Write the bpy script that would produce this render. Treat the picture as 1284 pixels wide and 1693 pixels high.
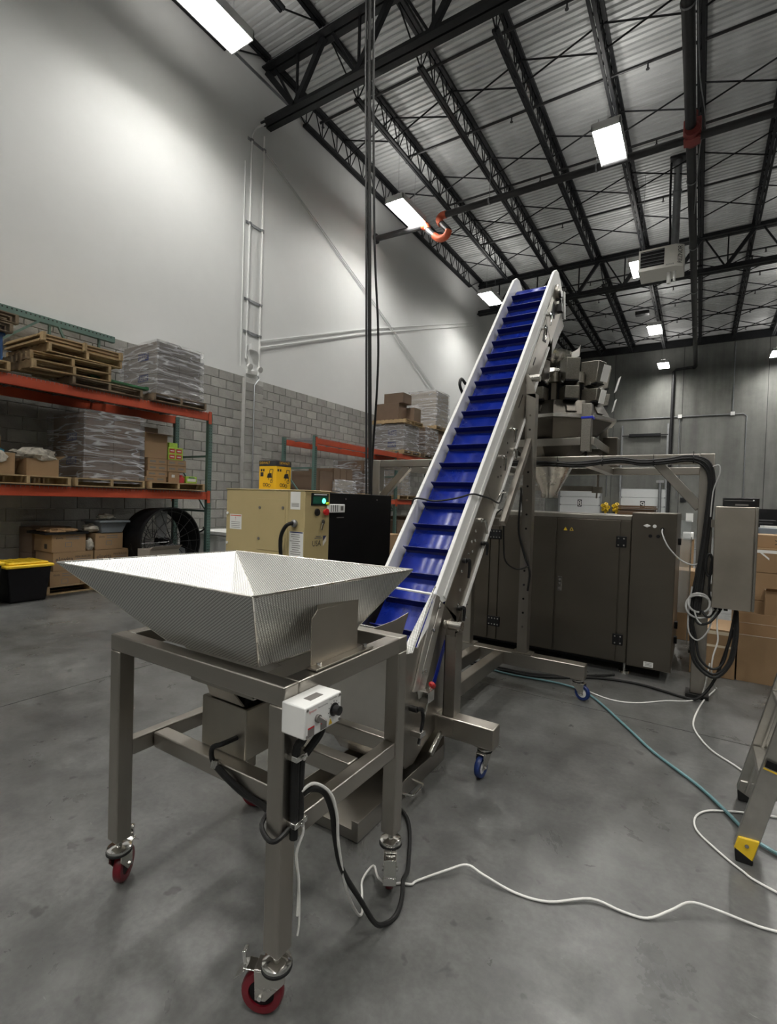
import bpy, math, random
from mathutils import Vector, Matrix, Euler
from math import pi, sin, cos, radians as rad
random.seed(7)
V = Vector
for o in list(bpy.data.objects):
    bpy.data.objects.remove(o)
SC = bpy.context.scene
COL = SC.collection

# ------------------------------------------------------------------ camera
def look(yaw, pitch, roll):
    f = V((-sin(yaw)*cos(pitch), cos(yaw)*cos(pitch), sin(pitch)))
    r = V((cos(yaw), sin(yaw), 0)); u = r.cross(f)
    r2 = r*cos(roll)+u*sin(roll); u2 = u*cos(roll)-r*sin(roll)
    return Matrix((r2, u2, -f)).transposed()
cam = bpy.data.cameras.new('camera'); camo = bpy.data.objects.new('camera', cam)
COL.objects.link(camo); SC.camera = camo
cam.sensor_fit = 'HORIZONTAL'; cam.sensor_width = 36; cam.lens = 814.55/1284*36
cam.clip_start = .05; cam.clip_end = 200
camo.matrix_world = Matrix.Translation((0, 0, 1.5)) @ look(.56122, -.023513, .03135).to_4x4()

# ------------------------------------------------------------------ world, exposure (an indoor hall: light comes from its ceiling lamps and strips added above them)
w = bpy.data.worlds.new('world'); SC.world = w; w.use_nodes = True
w.node_tree.nodes['Background'].inputs[0].default_value = (.8, .85, .9, 1)
w.node_tree.nodes['Background'].inputs[1].default_value = 0.02
SC.view_settings.view_transform = 'Standard'; SC.view_settings.look = 'None'
SC.view_settings.exposure = 0.62; SC.view_settings.gamma = 1; SC.view_settings.use_curve_mapping = False
LAMP_L = 88.0         # radiance of the ceiling lamps' lenses
UPLIGHT_FILL = 15.0        # radiance of glowing strips added above them to brighten the roof
LAMP_Z = 9.6

# ------------------------------------------------------------------ materials
MT = {}
def M(name, col, rough=.5, metal=0, var=.12, vs=6, bump=0, bs=60, stretch=(1, 1, 1), rnd=0, rv=0, alpha=1, emit=0, spec=.5, island=0, coat=0):
    m = bpy.data.materials.new(name); m.use_nodes = True; MT[name] = m
    nt = m.node_tree; N = nt.nodes; L = nt.links; b = N['Principled BSDF']
    tc = N.new('ShaderNodeTexCoord'); mp = N.new('ShaderNodeMapping'); mp.inputs['Scale'].default_value = stretch
    L.new(tc.outputs['Object'], mp.inputs[0])
    no = N.new('ShaderNodeTexNoise'); no.inputs['Scale'].default_value = vs; no.inputs['Detail'].default_value = 5; no.inputs['Roughness'].default_value = .6
    L.new(mp.outputs[0], no.inputs['Vector'])
    fac = no.outputs['Fac']
    mr = N.new('ShaderNodeMapRange'); mr.inputs[1].default_value = .25; mr.inputs[2].default_value = .75
    L.new(fac, mr.inputs[0]); fac = mr.outputs[0]
    if rnd:
        oi = N.new('ShaderNodeObjectInfo'); src = oi.outputs['Random']
        if island:
            ge = N.new('ShaderNodeNewGeometry'); ad = N.new('ShaderNodeMath'); ad.operation = 'ADD'
            L.new(src, ad.inputs[0]); L.new(ge.outputs['Random Per Island'], ad.inputs[1])
            fr = N.new('ShaderNodeMath'); fr.operation = 'FRACT'; L.new(ad.outputs[0], fr.inputs[0]); src = fr.outputs[0]
        mx = N.new('ShaderNodeMix'); mx.inputs[0].default_value = rnd
        L.new(fac, mx.inputs[2]); L.new(src, mx.inputs[3]); fac = mx.outputs[0]
    mc = N.new('ShaderNodeMix'); mc.data_type = 'RGBA'
    mc.inputs[6].default_value = (*[c*(1-var) for c in col], 1); mc.inputs[7].default_value = (*[min(1, c*(1+var)) for c in col], 1)
    L.new(fac, mc.inputs[0]); L.new(mc.outputs[2], b.inputs['Base Color'])
    b.inputs['Metallic'].default_value = metal; b.inputs['Specular IOR Level'].default_value = spec
    b.inputs['Coat Weight'].default_value = coat
    if rv:
        r2 = N.new('ShaderNodeMapRange'); r2.inputs[3].default_value = max(.03, rough-rv); r2.inputs[4].default_value = rough+rv
        L.new(mr.outputs[0], r2.inputs[0]); L.new(r2.outputs[0], b.inputs['Roughness'])
    else:
        b.inputs['Roughness'].default_value = rough
    if bump:
        n2 = N.new('ShaderNodeTexNoise'); n2.inputs['Scale'].default_value = bs; n2.inputs['Detail'].default_value = 3
        L.new(mp.outputs[0], n2.inputs['Vector'])
        bp = N.new('ShaderNodeBump'); bp.inputs['Strength'].default_value = bump; bp.inputs['Distance'].default_value = .01
        L.new(n2.outputs['Fac'], bp.inputs['Height']); L.new(bp.outputs[0], b.inputs['Normal'])
    b.inputs['Alpha'].default_value = alpha
    if emit:
        b.inputs['Emission Color'].default_value = (*col, 1); b.inputs['Emission Strength'].default_value = emit
    return m
M('steel', (.40, .375, .335), .37, 1, .07, 14, stretch=(1, 1, .12), rv=.03)
M('steel_h', (.42, .395, .355), .35, 1, .07, 14, stretch=(.12, .12, 1), rv=.03)
M('steel_cab', (.20, .178, .148), .34, 1, .08, 3, stretch=(.3, 1, 1), rv=.03)
M('steel_box', (.37, .345, .30), .36, 1, .10, 5, rv=.04)
M('steel_shaded', (.075, .069, .06), .36, 1, .08, 4, rv=.03)  # darker copy of the stainless: reflection of the dark hall put into the colour
M('steel_lit', (.74, .72, .68), .42, 1, .05, 8)  # lighter copy of the stainless: brightness of lit parts put into the colour
M('steel_encl', (.50, .46, .40), .36, 1, .12, 4, rv=.05)
M('steel_pol', (.62, .60, .56), .27, 1, .06, 8, rv=.03)
M('steel_grain', (.28, .265, .235), .42, 1, .25, 90, bump=.25, bs=160)
M('chrome', (.75, .74, .72), .12, 1, .05)
M('white_pe', (.82, .82, .80), .4, 0, .05, 5)
M('white_paint', (.80, .80, .78), .45, 0, .05, 3)
M('belt', (.004, .019, .26), .28, 0, .12, 4, rv=.06)
M('cleat', (.003, .009, .12), .32, 0, .12, 4)
M('black', (.005, .005, .006), .55, 0, .3, spec=.3)
M('black_gloss', (.01, .01, .011), .28, 0, .2)
M('black_panel', (.003, .003, .0035), .55, 0, .2, 3, spec=.15)
M('rubber', (.009, .009, .009), .55, 0, .3, spec=.35)
M('red_tire', (.13, .005, .011), .35, 0, .15)
M('blue_tire', (.008, .025, .12), .4, 0, .15)
M('red', (.55, .02, .02), .4, 0, .1)
M('red_iron', (.22, .035, .03), .55, 0, .2)
M('tan', (.47, .38, .19), .42, 0, .04, 4)
M('yellow', (.75, .50, .02), .45, 0, .06)
M('yellow_print', (.80, .46, .01), .5, 0, .05)
M('orange_beam', (.44, .062, .02), .45, 0, .12, 5)
M('green_post', (.075, .135, .115), .5, 0, .15)
M('green_board', (.03, .15, .06), .6, 0, .2)
M('orange_pipe', (.62, .12, .05), .5, 0, .15)
M('wood', (.37, .265, .14), .75, 0, .3, 5, stretch=(3, 3, 3), rnd=.5)
M('wood_dark', (.17, .125, .08), .8, 0, .35, 5, rnd=.5)
M('card', (.29, .185, .095), .75, 0, .10, 3, rnd=.4)
M('card_dark', (.14, .092, .06), .75, 0, .15, 3, rnd=.4)
M('card_pale', (.31, .275, .23), .75, 0, .08, 3, rnd=.3)
M('card_grey', (.20, .18, .16), .75, 0, .12, 3, rnd=.3)
M('card_in', (.13, .075, .04), .8, 0, .1, 3)
M('tape', (.62, .54, .40), .25, 0, .1)
M('ink', (.02, .02, .025), .6, 0, .1)
M('ink_blue', (.02, .03, .12), .6, 0, .1)
M('ink_red', (.55, .02, .03), .6, 0, .1)
M('ink_grey', (.16, .15, .14), .6, 0, .1)
M('ink_white', (.8, .8, .78), .6, 0, .02)
M('paper', (.80, .80, .77), .6, 0, .04)
M('grey_tote', (.16, .18, .20), .4, 0, .1)
M('tote_black', (.004, .004, .005), .45, 0, .2, spec=.25)
M('blue_bin', (.02, .07, .20), .4, 0, .1)
M('teal_hose', (.13, .25, .27), .4, 0, .1)
M('cord_white', (.72, .71, .68), .5, 0, .06)
M('cord_grey', (.42, .42, .41), .5, 0, .06)
M('alu', (.58, .56, .52), .38, 1, .1, 20, rv=.06)
M('deck', (.66, .67, .67), .55, .15, .12, 1.2, stretch=(1, 4, 1), rv=.1)
M('iron', (.012, .013, .015), .5, 0, .3, 3, spec=.3)
M('pipe_dark', (.03, .03, .032), .45, .2, .3, 3)
M('galv', (.30, .31, .32), .45, .7, .15, 8)
M('lime', (.38, .60, .07), .5, 0, .2, 25)
M('can_red', (.45, .03, .03), .4, 0, .3, 30)
M('snack', (.32, .20, .10), .6, 0, .8, 30, bump=.6, bs=30)
M('bag_clear', (.62, .58, .50), .15, 0, .6, 14, bump=.8, bs=18, alpha=.8)
M('blue_cloth', (.02, .22, .30), .5, 0, .3, 12)
M('screen_green', (.05, .9, .45), .3, 0, 0, emit=4)
M('screen_dim', (.015, .09, .06), .2, 0, .1)
M('blue_strap', (.01, .03, .55), .4, 0, .1)
M('heater_tan', (.80, .78, .72), .45, 0, .04)
M('glass_pane', (.6, .65, .66), .05, 0, .02, alpha=.35)
M('lamp_house', (.75, .75, .74), .4, 0, .02)
M('block', (.31, .305, .282), .85, 0, .34, 5, bump=.5, bs=45, rnd=.55, island=1)
M('mortar', (.50, .495, .475), .9, 0, .12, 8, bump=.3, bs=60)
M('door_white', (.72, .74, .74), .4, 0, .03)

def lamp_mat():
    m = bpy.data.materials.new('lamp_emit'); m.use_nodes = True; MT['lamp_emit'] = m
    b = m.node_tree.nodes['Principled BSDF']; b.inputs['Base Color'].default_value = (.9, .9, .9, 1)
    b.inputs['Emission Color'].default_value = (1, .98, .93, 1); b.inputs['Emission Strength'].default_value = LAMP_L
lamp_mat()
M('uplight_fill', (1, .97, .92), .5, 0, 0, emit=UPLIGHT_FILL)
for k in ('lamp_emit', 'uplight_fill'): MT[k].cycles.emission_sampling = 'FRONT'

def conc(name, c0, c1, scale, rough, rv, streak=None, bump=.05, spec=.5, fine=.35):
    m = bpy.data.materials.new(name); m.use_nodes = True; MT[name] = m
    nt = m.node_tree; N = nt.nodes; L = nt.links; b = N['Principled BSDF']; b.inputs['Specular IOR Level'].default_value = spec
    tc = N.new('ShaderNodeTexCoord'); ge = N.new('ShaderNodeNewGeometry')
    def noise(sc, det, st=(1, 1, 1), rg=.6):
        mp = N.new('ShaderNodeMapping'); mp.inputs['Scale'].default_value = st; L.new(ge.outputs['Position'], mp.inputs[0])
        n = N.new('ShaderNodeTexNoise'); n.inputs['Scale'].default_value = sc; n.inputs['Detail'].default_value = det; n.inputs['Roughness'].default_value = rg
        L.new(mp.outputs[0], n.inputs['Vector']); return n.outputs['Fac']
    a = noise(scale, 6); f2 = noise(scale*9, 5)
    mx = N.new('ShaderNodeMix'); mx.inputs[0].default_value = fine; L.new(a, mx.inputs[2]); L.new(f2, mx.inputs[3]); fac = mx.outputs[0]
    if streak:
        s = noise(1.0, 5, streak); m2 = N.new('ShaderNodeMix'); m2.inputs[0].default_value = .55; L.new(fac, m2.inputs[2]); L.new(s, m2.inputs[3]); fac = m2.outputs[0]
    cr = N.new('ShaderNodeValToRGB'); cr.color_ramp.elements[0].position = .2; cr.color_ramp.elements[1].position = .8
    cr.color_ramp.elements[0].color = (*c0, 1); cr.color_ramp.elements[1].color = (*c1, 1)
    L.new(fac, cr.inputs[0]); L.new(cr.outputs[0], b.inputs['Base Color'])
    mr = N.new('ShaderNodeMapRange'); mr.inputs[1].default_value = .3; mr.inputs[2].default_value = .7; mr.inputs[3].default_value = rough-rv; mr.inputs[4].default_value = rough+rv
    L.new(noise(scale*2.3, 5), mr.inputs[0]); L.new(mr.outputs[0], b.inputs['Roughness'])
    bp = N.new('ShaderNodeBump'); bp.inputs['Strength'].default_value = bump; bp.inputs['Distance'].default_value = .02
    L.new(f2, bp.inputs['Height']); L.new(bp.outputs[0], b.inputs['Normal'])
def floor_mat():
    m = bpy.data.materials.new('floor_conc'); m.use_nodes = True; MT['floor_conc'] = m
    nt = m.node_tree; N = nt.nodes; L = nt.links; b = N['Principled BSDF']; ge = N.new('ShaderNodeNewGeometry')
    def noise(sc, det, rg=.55, dis=0, st=(1, 1, 1)):
        mp = N.new('ShaderNodeMapping'); mp.inputs['Scale'].default_value = st; L.new(ge.outputs['Position'], mp.inputs[0])
        n = N.new('ShaderNodeTexNoise'); n.inputs['Scale'].default_value = sc; n.inputs['Detail'].default_value = det; n.inputs['Roughness'].default_value = rg; n.inputs['Distortion'].default_value = dis
        L.new(mp.outputs[0], n.inputs['Vector']); return n.outputs['Fac']
    def mul(col, fac, lo, hi, f0, f1):
        mr = N.new('ShaderNodeMapRange'); mr.interpolation_type = 'SMOOTHSTEP'
        for i, v in enumerate((lo, hi, f0, f1)): mr.inputs[i+1].default_value = v
        L.new(fac, mr.inputs[0]); mx = N.new('ShaderNodeVectorMath'); mx.operation = 'SCALE'
        L.new(col, mx.inputs[0]); L.new(mr.outputs[0], mx.inputs['Scale']); return mx.outputs[0]
    rgb = N.new('ShaderNodeRGB'); rgb.outputs[0].default_value = (.085, .0865, .083, 1); c = rgb.outputs[0]
    c = mul(c, noise(.7, 4), .3, .7, .72, 1.28)          # broad cloudiness of the slab
    c = mul(c, noise(5.5, 6, .65, .4), .3, .7, .80, 1.2)   # trowel mottling
    c = mul(c, noise(38, 4, .6), .3, .7, .88, 1.12)        # fine grain
    c = mul(c, noise(9, 3, .5, .3), .66, .72, 1, .55)      # small dark specks
    c = mul(c, noise(2.3, 5, .6, .8), .68, .73, 1, .68)    # oil stains
    c = mul(c, noise(7, 4, .7, 1.0, (1, 2.2, 1)), .68, .74, 1, 1.7)   # pale scuffs
    L.new(c, b.inputs['Base Color'])
    mr = N.new('ShaderNodeMapRange'); mr.inputs[1].default_value = .25; mr.inputs[2].default_value = .75; mr.inputs[3].default_value = .22; mr.inputs[4].default_value = .46
    L.new(noise(3.1, 6, .65, .5), mr.inputs[0]); L.new(mr.outputs[0], b.inputs['Roughness'])
    bp = N.new('ShaderNodeBump'); bp.inputs['Strength'].default_value = .06; bp.inputs['Distance'].default_value = .01
    L.new(noise(22, 4), bp.inputs['Height']); L.new(bp.outputs[0], b.inputs['Normal'])
floor_mat()
conc('wall_white', (.70, .71, .70), (.78, .79, .78), .5, .6, .05, bump=.02, fine=.2)
conc('wall_conc', (.03, .033, .028), (.27, .275, .255), .35, .75, .08, streak=(1.3, 1.3, .12), bump=.05)

def dimple():
    m = bpy.data.materials.new('dimple'); m.use_nodes = True; MT['dimple'] = m
    nt = m.node_tree; N = nt.nodes; L = nt.links; b = N['Principled BSDF']
    uv = N.new('ShaderNodeUVMap'); mp = N.new('ShaderNodeMapping'); mp.inputs['Scale'].default_value = (125, 125, 1); mp.inputs['Rotation'].default_value = (0, 0, rad(32))
    L.new(uv.outputs[0], mp.inputs[0])
    vo = N.new('ShaderNodeTexVoronoi'); vo.voronoi_dimensions = '2D'; vo.inputs['Scale'].default_value = 1; vo.inputs['Randomness'].default_value = 0
    L.new(mp.outputs[0], vo.inputs['Vector'])
    cr = N.new('ShaderNodeValToRGB'); cr.color_ramp.elements[0].position = .22; cr.color_ramp.elements[1].position = .5
    cr.color_ramp.elements[0].color = (.86, .86, .84, 1); cr.color_ramp.elements[1].color = (.34, .34, .325, 1)
    L.new(vo.outputs['Distance'], cr.inputs[0]); L.new(cr.outputs[0], b.inputs['Base Color'])
    b.inputs['Metallic'].default_value = 1; b.inputs['Roughness'].default_value = .38
    bp = N.new('ShaderNodeBump'); bp.inputs['Strength'].default_value = .6; bp.inputs['Distance'].default_value = .002; bp.invert = True
    L.new(vo.outputs['Distance'], bp.inputs['Height']); L.new(bp.outputs[0], b.inputs['Normal'])
dimple()

def film():
    m = bpy.data.materials.new('film'); m.use_nodes = True; MT['film'] = m
    nt = m.node_tree; N = nt.nodes; L = nt.links; b = N['Principled BSDF']
    b.inputs['Base Color'].default_value = (.62, .62, .64, 1); b.inputs['Roughness'].default_value = .14; b.inputs['Specular IOR Level'].default_value = .8
    tc = N.new('ShaderNodeTexCoord'); mp = N.new('ShaderNodeMapping'); mp.inputs['Rotation'].default_value = (.5, .5, .3); mp.inputs['Scale'].default_value = (1.5, 1.5, 7)
    L.new(tc.outputs['Object'], mp.inputs[0])
    def glint_ridge(sc, rot, width):
        mq = N.new('ShaderNodeMapping'); mq.inputs['Rotation'].default_value = rot; mq.inputs['Scale'].default_value = sc
        L.new(tc.outputs['Object'], mq.inputs[0])
        n = N.new('ShaderNodeTexNoise'); n.inputs['Scale'].default_value = 1; n.inputs['Detail'].default_value = .8; n.inputs['Distortion'].default_value = .15
        L.new(mq.outputs[0], n.inputs['Vector'])
        s1 = N.new('ShaderNodeMath'); s1.operation = 'SUBTRACT'; s1.inputs[1].default_value = .5; L.new(n.outputs['Fac'], s1.inputs[0])
        s2 = N.new('ShaderNodeMath'); s2.operation = 'ABSOLUTE'; L.new(s1.outputs[0], s2.inputs[0])
        mr = N.new('ShaderNodeMapRange'); mr.inputs[1].default_value = 0; mr.inputs[2].default_value = width; mr.inputs[3].default_value = 1; mr.inputs[4].default_value = 0
        L.new(s2.outputs[0], mr.inputs[0]); return mr.outputs[0], n.outputs['Fac']
    r1, h1 = glint_ridge((1.3, 1.3, 13), (.6, .55, 0), .05); r2, h2 = glint_ridge((1.5, 1.5, 9), (-.35, -.3, .3), .025)
    mx = N.new('ShaderNodeMath'); mx.operation = 'MAXIMUM'; L.new(r1, mx.inputs[0]); L.new(r2, mx.inputs[1])
    al = N.new('ShaderNodeMapRange'); al.inputs[3].default_value = .2; al.inputs[4].default_value = .72  # wrinkle highlights painted in as paler, more opaque streaks
    L.new(mx.outputs[0], al.inputs[0]); L.new(al.outputs[0], b.inputs['Alpha'])
    bp = N.new('ShaderNodeBump'); bp.inputs['Strength'].default_value = .9; bp.inputs['Distance'].default_value = .06
    L.new(h1, bp.inputs['Height']); L.new(bp.outputs[0], b.inputs['Normal'])
film()

# ------------------------------------------------------------------ mesh helpers
WM = {}
XF = [None]      # optional layout scale for a model drawn in its own units
def finish(o, parent):
    COL.objects.link(o)
    if parent is not None:
        o.parent = parent
    return o
class MB:
    def __init__(s): s.v = []; s.f = []; s.uv = []
    def add(s, vs, fs):
        o = len(s.v); s.v += [V(v) for v in vs]; s.f += [tuple(i+o for i in f) for f in fs]; return s
    def bx(s, x0, x1, y0, y1, z0, z1):
        return s.add([(x0, y0, z0), (x1, y0, z0), (x1, y1, z0), (x0, y1, z0), (x0, y0, z1), (x1, y0, z1), (x1, y1, z1), (x0, y1, z1)],
                     [(0, 3, 2, 1), (4, 5, 6, 7), (0, 1, 5, 4), (1, 2, 6, 5), (2, 3, 7, 6), (3, 0, 4, 7)])
    def box(s, c, d, rot=None):
        r = Matrix.Identity(3) if rot is None else (Euler((0, 0, rot)).to_matrix() if not isinstance(rot, (Matrix,)) else rot)
        c = V(c); x, y, z = [k/2 for k in d]
        vs = [c + r @ V(p) for p in ((-x, -y, -z), (x, -y, -z), (x, y, -z), (-x, y, -z), (-x, -y, z), (x, -y, z), (x, y, z), (-x, y, z))]
        return s.add(vs, [(0, 3, 2, 1), (4, 5, 6, 7), (0, 1, 5, 4), (1, 2, 6, 5), (2, 3, 7, 6), (3, 0, 4, 7)])
    def bar(s, a, b, w, h, up=(0, 0, 1)):
        a = V(a); b = V(b); d = (b-a).normalized(); up = V(up)
        if abs(d.dot(up)) > .98: up = V((0, 1, 0)) if abs(d.y) < .9 else V((1, 0, 0))
        sd = d.cross(up).normalized(); u = sd.cross(d).normalized(); q = []
        for p in (a, b):
            q += [p-sd*w/2-u*h/2, p+sd*w/2-u*h/2, p+sd*w/2+u*h/2, p-sd*w/2+u*h/2]
        return s.add(q, [(0, 1, 2, 3), (7, 6, 5, 4), (1, 0, 4, 5), (2, 1, 5, 6), (3, 2, 6, 7), (0, 3, 7, 4)])
    def tube(s, pts, r, n=8, sub=0):
        pts = [V(p) for p in pts]
        if sub:
            if isinstance(r, (list, tuple)): r = [r[i]+(r[i+1]-r[i])*k/sub for i in range(len(r)-1) for k in range(sub)]+[r[-1]]
            pts = spline(pts, sub)
        q = []; d0 = (pts[1]-pts[0]).normalized(); u = d0.orthogonal().normalized()
        for i, p in enumerate(pts):
            d = ((pts[min(i+1, len(pts)-1)]-pts[max(i-1, 0)])).normalized()
            u = (u - d*u.dot(d)).normalized(); w_ = d.cross(u)
            rr = r[i] if isinstance(r, (list, tuple)) else r
            q += [p + (u*cos(2*pi*k/n)+w_*sin(2*pi*k/n))*rr for k in range(n)]
        f = []
        for i in range(len(pts)-1):
            for k in range(n):
                a = i*n+k; b = i*n+(k+1) % n; f.append((a, b, b+n, a+n))
        f.append(tuple(range(n-1, -1, -1))); f.append(tuple((len(pts)-1)*n+k for k in range(n)))
        return s.add(q, f)
    def cyl(s, a, b, r, r2=None, n=16):
        return s.tube([a, b], [r, r if r2 is None else r2], n)
    def ngon(s, pts, vec):
        pts = [V(p) for p in pts]; vec = V(vec); n = len(pts)
        nn = V((0, 0, 0))
        for i in range(n): nn += (pts[i]-pts[0]).cross(pts[(i+1) % n]-pts[0])
        if nn.dot(vec) > 0: pts = pts[::-1]
        f = [tuple(range(n)), tuple(range(2*n-1, n-1, -1))]
        for i in range(n): j = (i+1) % n; f.append((j, i, i+n, j+n))
        return s.add(pts+[p+vec for p in pts], f)
    def lathe(s, prof, c=(0, 0, 0), n=24, axis=(0, 0, 1), close=False):
        c = V(c); ax = V(axis).normalized(); u = ax.orthogonal().normalized(); w_ = ax.cross(u); q = []
        for r, h in prof:
            q += [c+ax*h+(u*cos(2*pi*k/n)+w_*sin(2*pi*k/n))*max(r, 1e-4) for k in range(n)]
        f = []; m = len(prof)
        for i in range(m if close else m-1):
            for k in range(n):
                a = i*n+k; b = i*n+(k+1) % n; e = ((i+1) % m)*n
                f.append((a, b, e+(k+1) % n, e+k))
        return s.add(q, f)
    def build(s, name, mat, parent=None, smooth=False, bevel=0, uvf=None, solid=0, world=True):
        me = bpy.data.meshes.new(name)
        if XF[0]: s.v = [XF[0](v) for v in s.v]
        if parent is not None and world:
            inv = WM[parent].inverted(); vs = [inv @ v for v in s.v]; org = None
        elif parent is not None:
            vs = s.v; org = None
        else:
            xs = [v.x for v in s.v]; ys = [v.y for v in s.v]; zs = [v.z for v in s.v]
            org = V(((min(xs)+max(xs))/2, (min(ys)+max(ys))/2, min(zs))); vs = [v-org for v in s.v]
        me.from_pydata([tuple(v) for v in vs], [], s.f)
        if mat: me.materials.append(MT[mat])
        if smooth:
            me.polygons.foreach_set('use_smooth', [True]*len(me.polygons)); me.set_sharp_from_angle(angle=rad(40))
        if uvf:
            ul = me.uv_layers.new(name='UVMap')
            for p in me.polygons:
                n = p.normal; a = V((0, 0, 1)) - n*n.z
                a = a.normalized() if a.length > .05 else V((0, 1, 0))
                b = a.cross(n)
                for li in p.loop_indices:
                    co = me.vertices[me.loops[li].vertex_index].co; ul.data[li].uv = (co.dot(b), co.dot(a))
        me.update()
        o = bpy.data.objects.new(name, me)
        if org is not None: o.location = org
        finish(o, parent)
        WM[o] = (WM[parent].copy() if parent is not None else Matrix.Translation(org))
        if solid:
            md = o.modifiers.new('solid', 'SOLIDIFY'); md.thickness = solid; md.offset = 0
        if bevel:
            md = o.modifiers.new('bevel', 'BEVEL'); md.width = bevel; md.segments = 2; md.limit_method = 'ANGLE'; md.angle_limit = rad(40)
            me.polygons.foreach_set('use_smooth', [True]*len(me.polygons)); me.set_sharp_from_angle(angle=rad(50))
        return o
def spline(P, sub):
    out = []; n = len(P)
    for i in range(n-1):
        p0 = P[max(i-1, 0)]; p1 = P[i]; p2 = P[i+1]; p3 = P[min(i+2, n-1)]
        for k in range(sub):
            t = k/sub
            out.append(.5*((2*p1)+(p2-p0)*t+(2*p0-5*p1+4*p2-p3)*t*t+(3*p1-p0-3*p2+p3)*t**3))
    return out+[P[-1]]
def tag(o, label, cat, group=None, kind=None):
    o['label'] = label; o['category'] = cat
    if group: o['group'] = group
    if kind: o['kind'] = kind
    return o
def struct(o, label=None, cat=None):
    o['kind'] = 'structure'
    if label: o['label'] = label
    if cat: o['category'] = cat
    return o
def thing(name, label, cat, loc=(0, 0, 0), rotz=0, group=None):
    o = bpy.data.objects.new(name, None); o.empty_display_size = .1; COL.objects.link(o)
    o.location = loc; o.rotation_euler = (0, 0, rotz)
    WM[o] = Matrix.Translation(loc) @ Matrix.Rotation(rotz, 4, 'Z')
    tag(o, label, cat, group); return o
KIDS = {}
def copy_tree(o, parent=None):
    c = o.copy(); COL.objects.link(c)
    if parent is not None: c.parent = parent
    for ch in list(o.children): copy_tree(ch, c)
    return c
def inst(name, me, loc, parent, rot=None):
    o = bpy.data.objects.new(name, me); COL.objects.link(o)
    o.parent = parent; o.location = V(loc) - (WM[parent].translation if parent is not None else V((0, 0, 0)))
    if rot: o.rotation_euler = rot
    return o
TXT = {}
def text(s, parent, org, right, up, h, mat, name='lettering', width=None, align='CENTER', lift=.0015):
    """flat printed lettering: org = centre of the line, cap height h"""
    if s not in TXT:
        cu = bpy.data.curves.new('t', 'FONT'); cu.body = s; cu.resolution_u = 2
        ob = bpy.data.objects.new('t', cu); COL.objects.link(ob)
        me = bpy.data.meshes.new_from_object(ob.evaluated_get(bpy.context.evaluated_depsgraph_get()))
        TXT[s] = ([v.co.copy() for v in me.vertices], [tuple(p.vertices) for p in me.polygons])
        bpy.data.objects.remove(ob); bpy.data.curves.remove(cu)
    vs, fs = TXT[s]; x0 = min(v.x for v in vs); x1 = max(v.x for v in vs); y0 = min(v.y for v in vs); y1 = max(v.y for v in vs)
    sy = h/(y1-y0); sx = sy if width is None else width/(x1-x0)
    r = V(right).normalized(); u = V(up).normalized(); n = r.cross(u); o = V(org)
    mb = MB(); mb.add([o + r*((v.x-(x0+x1)/2)*sx) + u*((v.y-(y0+y1)/2)*sy) + n*lift for v in vs], fs)
    return mb.build(name, mat, parent)
def plate(parent, org, right, up, w_, h, mat, name, t=.001, lift=0):
    r = V(right).normalized(); u = V(up).normalized(); n = r.cross(u); o = V(org)+n*lift
    mb = MB(); mb.ngon([o-r*w_/2-u*h/2, o+r*w_/2-u*h/2, o+r*w_/2+u*h/2, o-r*w_/2+u*h/2], n*t)
    return mb.build(name, mat, parent)
ORD = ['first', 'second', 'third', 'fourth', 'fifth', 'sixth', 'seventh', 'eighth', 'ninth', 'tenth', 'eleventh', 'twelfth', 'thirteenth', 'fourteenth', 'fifteenth', 'sixteenth', 'seventeenth', 'eighteenth', 'nineteenth', 'twentieth', 'twenty-first']
X_, Y_, Z_ = V((1, 0, 0)), V((0, 1, 0)), V((0, 0, 1))
# ================================================================== THE HALL
WX, FY, RX, NY, TOP = -8.8, 33.8, 13.0, -10.0, 11.5
fl = struct(MB().bx(WX-.3, RX+.3, NY-.3, FY+.3, -.3, -.012).build('floor', 'floor_conc'), 'grey polished concrete warehouse floor with saw-cut joints')
xs = [WX, -4.0, .8, 5.6, 10.4, RX]; ys = [NY, -5.7, -.9, 3.9, 8.7, 13.5, 18.3, 23.1, 27.9, FY]
for i in range(len(xs)-1):
    for j in range(len(ys)-1):
        MB().bx(xs[i]+.004, xs[i+1]-.004, ys[j]+.004, ys[j+1]-.004, -.012, 0).build('floor_slab', 'floor_conc', fl)
wl = struct(MB().bx(WX-.3, WX-.006, NY-.3, FY+.3, -.3, TOP+.3).build('wall_left', 'mortar'), 'tall left wall, grey concrete block below and white painted above')
BT = 4.2
MB().bx(WX-.2, WX+.012, NY, FY, BT-.01, TOP+.1).build('upper_wall', 'wall_white', wl)
def block_mesh(L, H, D=.012, c=.005):
    g = .005; a = MB(); x0 = -.012
    y, z = L/2-g, H/2-g
    a.add([(x0, -y, -z), (x0, y, -z), (x0, y, z), (x0, -y, z), (D-c, -y, -z), (D-c, y, -z), (D-c, y, z), (D-c, -y, z),
           (D, -y+c, -z+c), (D, y-c, -z+c), (D, y-c, z-c), (D, -y+c, z-c)],
          [(0, 1, 5, 4), (1, 2, 6, 5), (2, 3, 7, 6), (3, 0, 4, 7), (4, 5, 9, 8), (5, 6, 10, 9), (6, 7, 11, 10), (7, 4, 8, 11), (8, 9, 10, 11)])
    return a
def raw(mb, name, mat):
    me = bpy.data.meshes.new(name); me.from_pydata([tuple(v) for v in mb.v], [], mb.f); me.materials.append(MT[mat]); me.update(); return me
bmb = block_mesh(.4, .2); bme = raw(bmb, 'concrete_block', 'block'); near = []; rest = MB()
cells = []
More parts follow.
